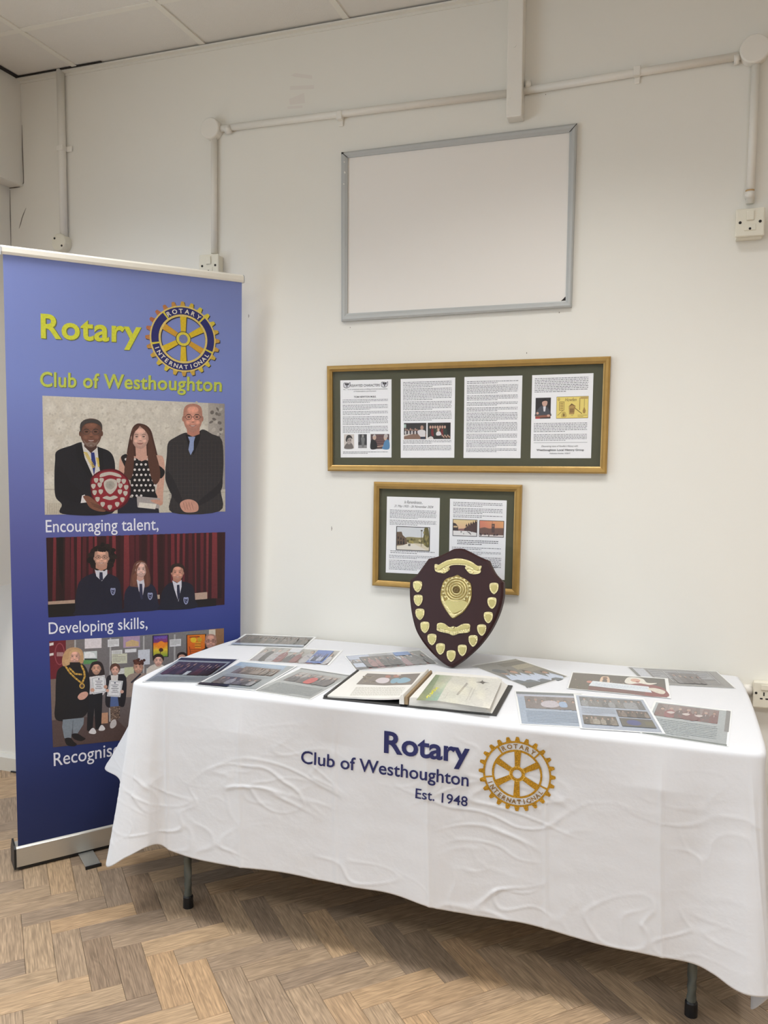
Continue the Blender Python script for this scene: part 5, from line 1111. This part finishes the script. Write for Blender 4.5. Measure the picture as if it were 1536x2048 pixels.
rb_ = obj('right_pages', prism([bk(x, 0.006, z) for x, z in ((0.260, 0.0043), (0.262, 0.026), (0.272, 0.0285), (0.380, 0.0285), (0.462, 0.0275), (0.468, 0.026), (0.480, 0.016), (0.498, 0.0043))], BYv*(DEP-0.012)), PAPERBLOCK, alb, fix=True)
def lmap(x, y, lv):
    loc, nrm, i_, d_ = lbvh.ray_cast(CAM, ray(x, y)); loc = loc or onz(x, y, zb+0.012); return loc + UZ*(0.0004+STEP*lv)
p = Print(lmap).cr(640, 1320, 6.982)
p.poly([(660, 188), (1030, 205), (1405, 188), (1280, 345), (900, 355), (505, 340)], [(150, 142, 130), (148, 138, 130), (144, 134, 130), (124, 116, 112), (120, 114, 108), (132, 124, 114)])
for k in range(40): p.ell(620+rr.uniform(0, 160)-k*1.2, 225+rr.uniform(0, 90), rr.uniform(8, 26), 5, rr.choice([(142, 132, 118), (112, 104, 94), (156, 146, 132)]), n=8)
p.sp([(775, 290), (830, 255), (900, 248), (965, 262), (960, 300), (900, 325), (820, 322)], (206, 196, 196)); p.sp([(985, 320), (1000, 275), (1060, 255), (1110, 260), (1100, 290), (1040, 325)], (142, 168, 180)); p.sp([(1080, 320), (1110, 270), (1180, 245), (1250, 262), (1260, 290), (1180, 320)], (146, 172, 184)); p.ell(950, 232, 40, 20, (170, 132, 120)); p.ell(1065, 228, 42, 20, (172, 136, 122)); p.ell(1105, 211, 30, 6, (222, 208, 196))
p.build('printed_photo', lp, INK, finer=5)
p = Print(lmap).cr(640, 1320, 6.982)
V_ = []
for k in range(8):
    y_ = 382+k*15; sh_ = k*15*0.75; x_ = 500-sh_ if k > 1 else 500-sh_; e_ = 1200-sh_
    while x_ < e_: w_ = rr.uniform(14, 46); V_.append([(x_, y_), (min(e_, x_+w_), y_+1), (min(e_, x_+w_)-3, y_+6), (x_-3, y_+5)]); x_ += w_+9
p.raw([q for f in V_ for q in f], [(4*i, 4*i+1, 4*i+2, 4*i+3) for i in range(len(V_))], (190, 186, 172)); p.build('page_print', lp, INK, finer=8)
RM = pmap(bk(0.3, 0, 0.0286), UZ, 0.0003)
p = Print(RM).cr(810, 1330, 6.678)
p.poly([(410, 130), (640, 145), (560, 260), (430, 478), (150, 470)], [(150, 168, 140), (206, 206, 190), (190, 200, 184), (152, 186, 168), (150, 158, 124)]); p.poly([(410, 130), (470, 134), (330, 380), (270, 472), (150, 470)], [(120, 138, 112), (146, 164, 138), (168, 172, 120), (150, 160, 120), (130, 136, 106)])
p.poly([(640, 145), (1300, 190), (1130, 585), (430, 478), (560, 260)], [(216, 214, 202), (220, 216, 206), (224, 220, 212), (214, 214, 202), (216, 214, 204)])
for k in range(26): a_ = k/25; p.ell(285+150*a_+rr.uniform(-14, 14), 440-140*a_+rr.uniform(-10, 10), rr.uniform(5, 13), rr.uniform(5, 12), rr.choice([(232, 226, 70), (214, 206, 80), (240, 236, 130)]), n=7)
p.line([(690, 400), (830, 240)], 16, (176, 170, 164))
for k in range(9): p.line([(700+k*15, 402-k*17.5), (722+k*15, 392-k*17.5)], 5, (132, 126, 122))
for x_ in (840, 880): p.line([(x_-20, 470), (x_+60, 300)], 6, (186, 180, 172))
p.line([(530, 450), (575, 370)], 6, (196, 190, 182)); p.sp([(950, 232), (1000, 226), (1030, 216), (1060, 226), (1130, 242), (1070, 240), (1040, 258), (1010, 240)], (112, 108, 104), sub=3); p.line([(1030, 205), (1045, 258)], 9, (120, 116, 110)); p.line([(1070, 325), (1110, 318)], 6, (176, 172, 168))
p.build('printed_photo', rb_, INKL)

# ================================================================== PRINTED SHEETS ON THE TABLE
def sheet_thing(q, lvl, label):
    z0_ = ZT + 0.0007 + lvl*0.0013
    P_ = [onz(x, y, z0_) for x, y in q]; c = sum(P_, Vector())/4
    t_ = thing('printed_sheet', label, 'photo print', (c.x, c.y, z0_), 'printed sheets spread over the tablecloth')
    base_ = obj('paper', prism(P_, Vector((0, 0, 0.0006))), SHEETM, t_, fix=True)
    return t_, base_, Print(pmap(Vector((0, 0, z0_+0.0006)), UZ, 0.00015)).quad(q)
PEOPLE = [(44, 42, 46), (84, 78, 78), (170, 166, 170), (120, 50, 52), (60, 66, 86), (130, 120, 110), (196, 192, 196)]
SK = [(196, 158, 140), (178, 134, 116), (206, 172, 154)]
def mixc(a, b, k): return tuple(u*(1-k)+v*k for u, v in zip(a, b))
def crowd(p, u0, v0, u1, v1, bg, n, pal=PEOPLE, fl=None, base_=0.0, skin=SK, seed=1, rows=1):
    r_ = random.Random(seed); b2_ = bg if isinstance(bg, list) else [bg, bg, sh(bg, .85), sh(bg, .85)]
    p.poly([(u0, v0), (u1, v0), (u1, v1), (u0, v1)], b2_); av = b2_[0]
    hgt = v1-v0
    for k in range(10):
        a_ = u0+(u1-u0)*r_.random()*.85; p.poly([(a_, v0), (min(u1, a_+(u1-u0)*r_.uniform(.04, .14)), v0), (min(u1, a_+(u1-u0)*.1), v0+hgt*r_.uniform(.3, .8)), (a_, v0+hgt*r_.uniform(.3, .8))], mixc(sh(av, r_.uniform(.8, 1.2)), av, .4))
    if fl: p.rect(u0, v1-hgt*.14, u1, v1, fl)
    n = n+2; dw = (u1-u0)/n
    for q in range(rows):
        for k in range(n):
            cx = u0 + dw*(k+0.5+0.25*(q % 2)) + r_.uniform(-.22, .22)*dw; ty = v0 + hgt*(0.20+0.16*q/rows + r_.uniform(-.06, .14)); w = dw*r_.uniform(.44, .62)
            cx = min(max(cx, u0+w), u1-w); c0 = mixc(r_.choice(pal), av, .25)
            p.sp([(cx-w*.4, ty+hgt*.15), (cx, ty+hgt*.11), (cx+w*.4, ty+hgt*.15), (cx+w*.95, ty+hgt*.32), (min(u1, cx+w*.8), v1-hgt*.03), (cx-w*.8, v1-hgt*.03), (cx-w*.95, ty+hgt*.32)], c0, sub=3)
            p.ell(cx, ty+hgt*.02, w*.42, hgt*.105, mixc(r_.choice([(50, 40, 38), (150, 144, 140), (90, 70, 58)]), av, .3), n=9); p.ell(cx, ty+hgt*.05, w*.34, hgt*.085, mixc(r_.choice(skin), av, .35), n=9)
            if r_.random() < .45: p.poly([(cx-w*.12, ty+hgt*.17), (cx+w*.12, ty+hgt*.17), (cx, ty+hgt*.36)], mixc((206, 202, 206), c0, .35))
            for m_ in range(3): p.ell(cx+w*r_.uniform(-.6, .6), ty+hgt*r_.uniform(.3, .7), w*r_.uniform(.1, .3), hgt*r_.uniform(.03, .09), mixc(r_.choice(pal), c0, .5), n=7, rot=r_.random()*3)
GP = (146, 152, 156); GP2 = (166, 172, 182)
def page(p, c, m=0.028): p.rect(m, m, 1-m, 1-m, [sh(c, 1.04), c, sh(c, .93), sh(c, 1.0)])
q = [(490, 1268), (633, 1274), (609, 1296), (455, 1291)]; t_, b_, p = sheet_thing(q, 0, 'dark group photo print lying farthest back beside the blue banner'); p.rect(.03, .05, .97, .8, (92, 90, 86)); crowd(p, .03, .05, .97, .78, [(104, 100, 96), (112, 106, 102), (90, 86, 80), (84, 82, 76)], 16, [(96, 92, 86), (84, 80, 76), (110, 98, 90), (74, 72, 68), (124, 112, 104)], skin=[(136, 112, 100), (146, 122, 110)], rows=2); p.rect(.03, .8, .97, .96, (176, 184, 196)); p.build('printed_photo', b_, INKL)
q = [(530, 1293), (686, 1301), (658, 1331), (493, 1321.5)]; t_, b_, p = sheet_thing(q, 0, 'group photo print with a bright blue display stand at its right end'); crowd(p, .03, .04, .97, .96, [(168, 166, 160), (176, 172, 166), (120, 116, 104), (122, 90, 82)], 8, fl=(116, 78, 70), seed=4); p.rect(.70, .08, .90, .92, (74, 108, 178)); crowd(p, .71, .28, .88, .8, (72, 96, 160), 4, [(30, 36, 60), (200, 200, 210)], seed=2); p.para(.73, .87, .83, .92, 2, (190, 206, 236)); p.rect(.36, .05, .50, .3, (206, 208, 212)); p.build('printed_photo', b_, INKL)
q = [(362, 1314), (478, 1318), (410, 1367), (284, 1364)]; t_, b_, p = sheet_thing(q, 0, 'grey printed page with two dark photos at the front left table corner'); page(p, GP); p.rect(.02, .02, .98, .12, (52, 52, 56)); p.rect(.93, .02, .98, .7, (60, 60, 64)); p.rect(.08, .18, .90, .66, (60, 54, 56)); crowd(p, .08, .18, .46, .68, (70, 58, 62), 4, [(40, 34, 38), (54, 46, 50), (84, 60, 64)], seed=3); crowd(p, .52, .20, .88, .70, (62, 52, 56), 4, [(40, 34, 38), (84, 50, 56), (54, 46, 50)], seed=6); p.rect(.46, .55, .53, .70, (176, 180, 186)); p.para(.08, .92, .76, .95, 5, (134, 140, 146)); p.build('printed_photo', b_, INKL)
q = [(602, 1335), (707, 1351), (620, 1400), (502, 1382)]; t_, b_, p = sheet_thing(q, 0, 'grey printed page with a photo of a person in red, left of the album'); page(p, (158, 160, 158)); p.rect(.02, .015, .98, .05, (100, 102, 102)); crowd(p, .12, .14, .90, .50, [(148, 142, 138), (156, 148, 142), (80, 74, 74), (76, 70, 70)], 6, [(52, 48, 50), (60, 52, 54), (70, 60, 60)], seed=8); p.sp([(.46, .32), (.52, .27), (.59, .30), (.61, .42), (.57, .50), (.46, .48)], (184, 66, 62)); p.para(.10, .92, .58, .93, 8, (147, 151, 150)); p.build('printed_photo', b_, INKL)
q = [(481, 1322), (595, 1332), (512, 1381), (390, 1370)]; t_, b_, p = sheet_thing(q, 1, 'printed page with two stacked street photos, overlapping the pages on either side'); page(p, (152, 158, 160)); p.rect(.03, .03, .85, .18, (156, 176, 196)); p.rect(.18, .13, .88, .46, (122, 112, 106)); p.rect(.18, .13, .88, .24, (146, 164, 184)); crowd(p, .24, .18, .86, .44, (124, 112, 104), 9, [(96, 86, 80), (80, 74, 70), (140, 126, 116)], seed=9); p.para(.14, .88, .49, .57, 3, (176, 180, 182)); crowd(p, .17, .60, .82, .88, (100, 96, 96), 4, [(48, 46, 50), (160, 160, 164), (110, 104, 102)], seed=12); p.rect(.02, .90, .5, .98, (40, 44, 56)); p.build('printed_photo', b_, INKL)
q = [(688, 1311), (841, 1300), (877, 1328), (712, 1342)]; t_, b_, p = sheet_thing(q, 0, 'group photo print tucked behind the left side of the award shield'); crowd(p, .015, .03, .985, .95, [(170, 172, 178), (140, 138, 132), (100, 98, 94), (110, 84, 84)], 9, [(72, 70, 70), (88, 84, 82), (60, 60, 64), (150, 146, 150), (146, 108, 112)], fl=(116, 70, 70), seed=15); p.rect(.02, .05, .30, .32, (178, 186, 204)); p.rect(.62, .05, .82, .28, (104, 136, 190)); p.rect(.03, .55, .2, .80, (190, 198, 214)); crowd(p, .16, .2, .6, .86, (104, 100, 98), 4, [(64, 62, 64), (84, 80, 82), (170, 120, 120)], seed=16); p.build('printed_photo', b_, INKL)
q = [(942, 1331), (1031, 1317), (1138, 1353), (1060, 1377)]; t_, b_, p = sheet_thing(q, 0, 'photo print of people in white shirts lying aslant right of the shield'); p.rect(.02, .02, .98, .98, [(132, 128, 120), (122, 116, 104), (104, 98, 86), (92, 94, 94)]); p.rect(.62, .05, .98, .55, (134, 128, 112)); p.rect(.45, .10, .98, .24, (104, 98, 84)); p.poly([(.6, .24), (.95, .24), (.95, .4), (.55, .4)], (158, 148, 124))
for cx, cy, s_ in ((.17, .58, .9), (.36, .64, 1.1), (.57, .72, 1.0), (.80, .82, .8)):
    p.poly([(cx-.15*s_, cy+.10*s_), (cx-.03*s_, cy-.12*s_), (cx+.03*s_, cy-.05*s_), (cx+.09*s_, cy-.13*s_), (cx+.15*s_, cy+.16*s_), (cx+.04, cy+.24*s_), (cx-.02, cy+.12*s_)], (190, 200, 218)); p.poly([(cx-.16*s_, cy+.12*s_), (cx-.02, cy+.13*s_), (cx+.03, cy+.25*s_), (cx-.14*s_, cy+.26*s_)], (96, 104, 110)); p.poly([(cx+.10*s_, cy-.12*s_), (cx+.19*s_, cy+.02), (cx+.16*s_, cy+.16*s_)], (104, 106, 104))
    p.ell(cx+.03, cy-.19*s_, .05*s_, .07*s_, (176, 136, 112)); p.sp([(cx-.03, cy-.20*s_), (cx+.03, cy-.29*s_), (cx+.09, cy-.20*s_), (cx+.03, cy-.23*s_)], (80, 64, 54))
p.sp([(.04, .9), (.2, .84), (.42, .93), (.6, .97), (.03, .97)], (92, 94, 94)); p.sp([(.10, .30), (.2, .24), (.3, .34), (.22, .44)], (84, 88, 90)); p.build('printed_photo', b_, INKL)
q = [(1254, 1334), (1434, 1343), (1472, 1377), (1290, 1368)]; t_, b_, p = sheet_thing(q, 0, 'grey photo print of display boards at the back right end of the table'); page(p, (140, 138, 136), .01); p.rect(.01, .02, .05, .98, (110, 110, 108)); p.rect(.05, .05, .17, .6, (186, 188, 196)); p.rect(.18, .08, .90, .86, (118, 116, 116))
for k in range(4): p.rect(.2+k*.17, .12, .35+k*.17, .55, (150, 150, 154)); p.line([(.365+k*.17, .1), (.365+k*.17, .75)], .008, (178, 178, 180)); p.para(.21+k*.17, .34+k*.17, .16, .5, 3, (112, 112, 118))
crowd(p, .40, .25, .72, .85, (112, 106, 106), 3, [(92, 86, 88), (106, 100, 100), (130, 126, 128)], seed=21); p.build('printed_photo', b_, INKL)
q = [(1029, 1382), (1165, 1387), (1178, 1456), (1040, 1449)]; t_, b_, p = sheet_thing(q, 0, 'blue-grey printed page with one wide photo, immediately right of the album'); page(p, (156, 168, 184)); p.rect(.02, .015, .98, .10, (112, 118, 120)); p.rect(.02, .085, .98, .16, (176, 180, 194)); crowd(p, .13, .14, .9, .50, [(128, 120, 118), (136, 124, 120), (104, 96, 96), (98, 92, 92)], 5, [(112, 104, 102), (126, 116, 114)], seed=25); p.sp([(.36, .34), (.45, .26), (.58, .27), (.62, .40), (.5, .46), (.38, .43)], (186, 178, 184)); p.sp([(.63, .30), (.72, .28), (.74, .42), (.64, .43)], (148, 168, 196)); p.para(.12, .9, .56, .92, 8, (149, 161, 175)); p.build('printed_photo', b_, INKL)
q = [(1309, 1402), (1464, 1421), (1457, 1494), (1280, 1467)]; t_, b_, p = sheet_thing(q, 0, 'grey printed page with a maroon photo at the front right table corner'); page(p, (160, 166, 168)); p.rect(.93, .02, .985, .6, (118, 118, 118)); p.rect(.02, .94, .98, .985, (104, 112, 110)); crowd(p, .06, .05, .84, .42, [(130, 116, 114), (128, 106, 104), (112, 62, 66), (92, 70, 70)], 5, [(92, 76, 76), (140, 74, 80), (120, 92, 88), (104, 62, 64)], seed=31); 
for cx in (.25, .44, .6): p.sp([(cx-.05, .28), (cx, .24), (cx+.05, .26), (cx+.01, .31)], (196, 184, 180))
p.para(.08, .85, .48, .90, 9, (150, 157, 159)); p.build('printed_photo', b_, INKL)
q = [(1147, 1388), (1289, 1398), (1331, 1468), (1160, 1457)]; t_, b_, p = sheet_thing(q, 1, 'printed page with four small photos, overlapping the two pages beside it'); page(p, (164, 172, 186)); crowd(p, .07, .06, .93, .33, (112, 112, 112), 7, [(96, 94, 94), (150, 150, 154), (124, 120, 116)], seed=35); p.para(.07, .5, .37, .55, 5, (150, 156, 164)); crowd(p, .52, .38, .93, .58, (84, 74, 70), 5, [(60, 52, 50), (130, 116, 104), (100, 84, 74)], seed=37); crowd(p, .06, .60, .48, .86, (92, 84, 76), 4, [(62, 56, 52), (126, 116, 104), (160, 152, 140)], seed=38); p.rect(.52, .62, .93, .86, (82, 78, 72)); p.ell(.68, .74, .09, .08, (60, 66, 120)); p.rect(.82, .68, .92, .8, (92, 88, 66)); p.build('printed_photo', b_, INKL)
q = [(1144, 1344), (1336, 1357), (1342, 1397), (1134, 1377)]; t_, b_, p = sheet_thing(q, 1, 'photo print of a red-suited figure with a long white presentation cheque'); p.rect(.012, .03, .965, .97, [(92, 82, 72), (70, 66, 58), (84, 66, 58), (92, 84, 70)])
for k in range(26): p.ell(.05+rr.random()*.5, .08+rr.random()*.8, .008, .02, rr.choice([(150, 130, 110), (120, 100, 84), (74, 92, 62)]), n=7)
p.sp([(.55, .62), (.62, .40), (.75, .34), (.90, .45), (.96, .6), (.96, .95), (.60, .95)], (128, 52, 50)); p.rect(.2, .75, .75, .95, (106, 62, 58)); p.sp([(.55, .35), (.58, .10), (.66, .06), (.74, .12), (.78, .30), (.88, .28), (.80, .40), (.70, .36), (.60, .44)], (226, 220, 208)); p.ell(.66, .22, .05, .09, (206, 156, 134)); p.ell(.68, .30, .02, .03, (150, 60, 56)); p.sp([(.30, .45), (.31, .18), (.35, .12), (.39, .18), (.40, .45), (.375, .5), (.37, .3), (.33, .3), (.325, .5)], (220, 186, 156)); p.ell(.35, .22, .025, .07, (120, 84, 64)); p.ell(.20, .50, .03, .06, (196, 132, 116))
p.poly([(.23, .43), (.79, .50), (.82, .80), (.20, .72)], (216, 222, 228)); p.para(.26, .78, .54, .70, 3, (180, 190, 206)); p.sp([(.78, .60), (.86, .55), (.95, .66), (.93, .82), (.86, .78)], (216, 206, 190)); p.build('printed_photo', b_, INKL)

# a loose black lead by the skirting behind the banner
a = onz(22, 1543, 0.004); b_ = onz(62, 1550, 0.004)
obj('cable', tube([a, a.lerp(b_, .5)+Vector((0, 0.004, 0.001)), b_], 0.0035, 8), BLACK, None, loc=a, smooth=True, label='short black cable end on the floor by the skirting, left of the banner', cat='cable')
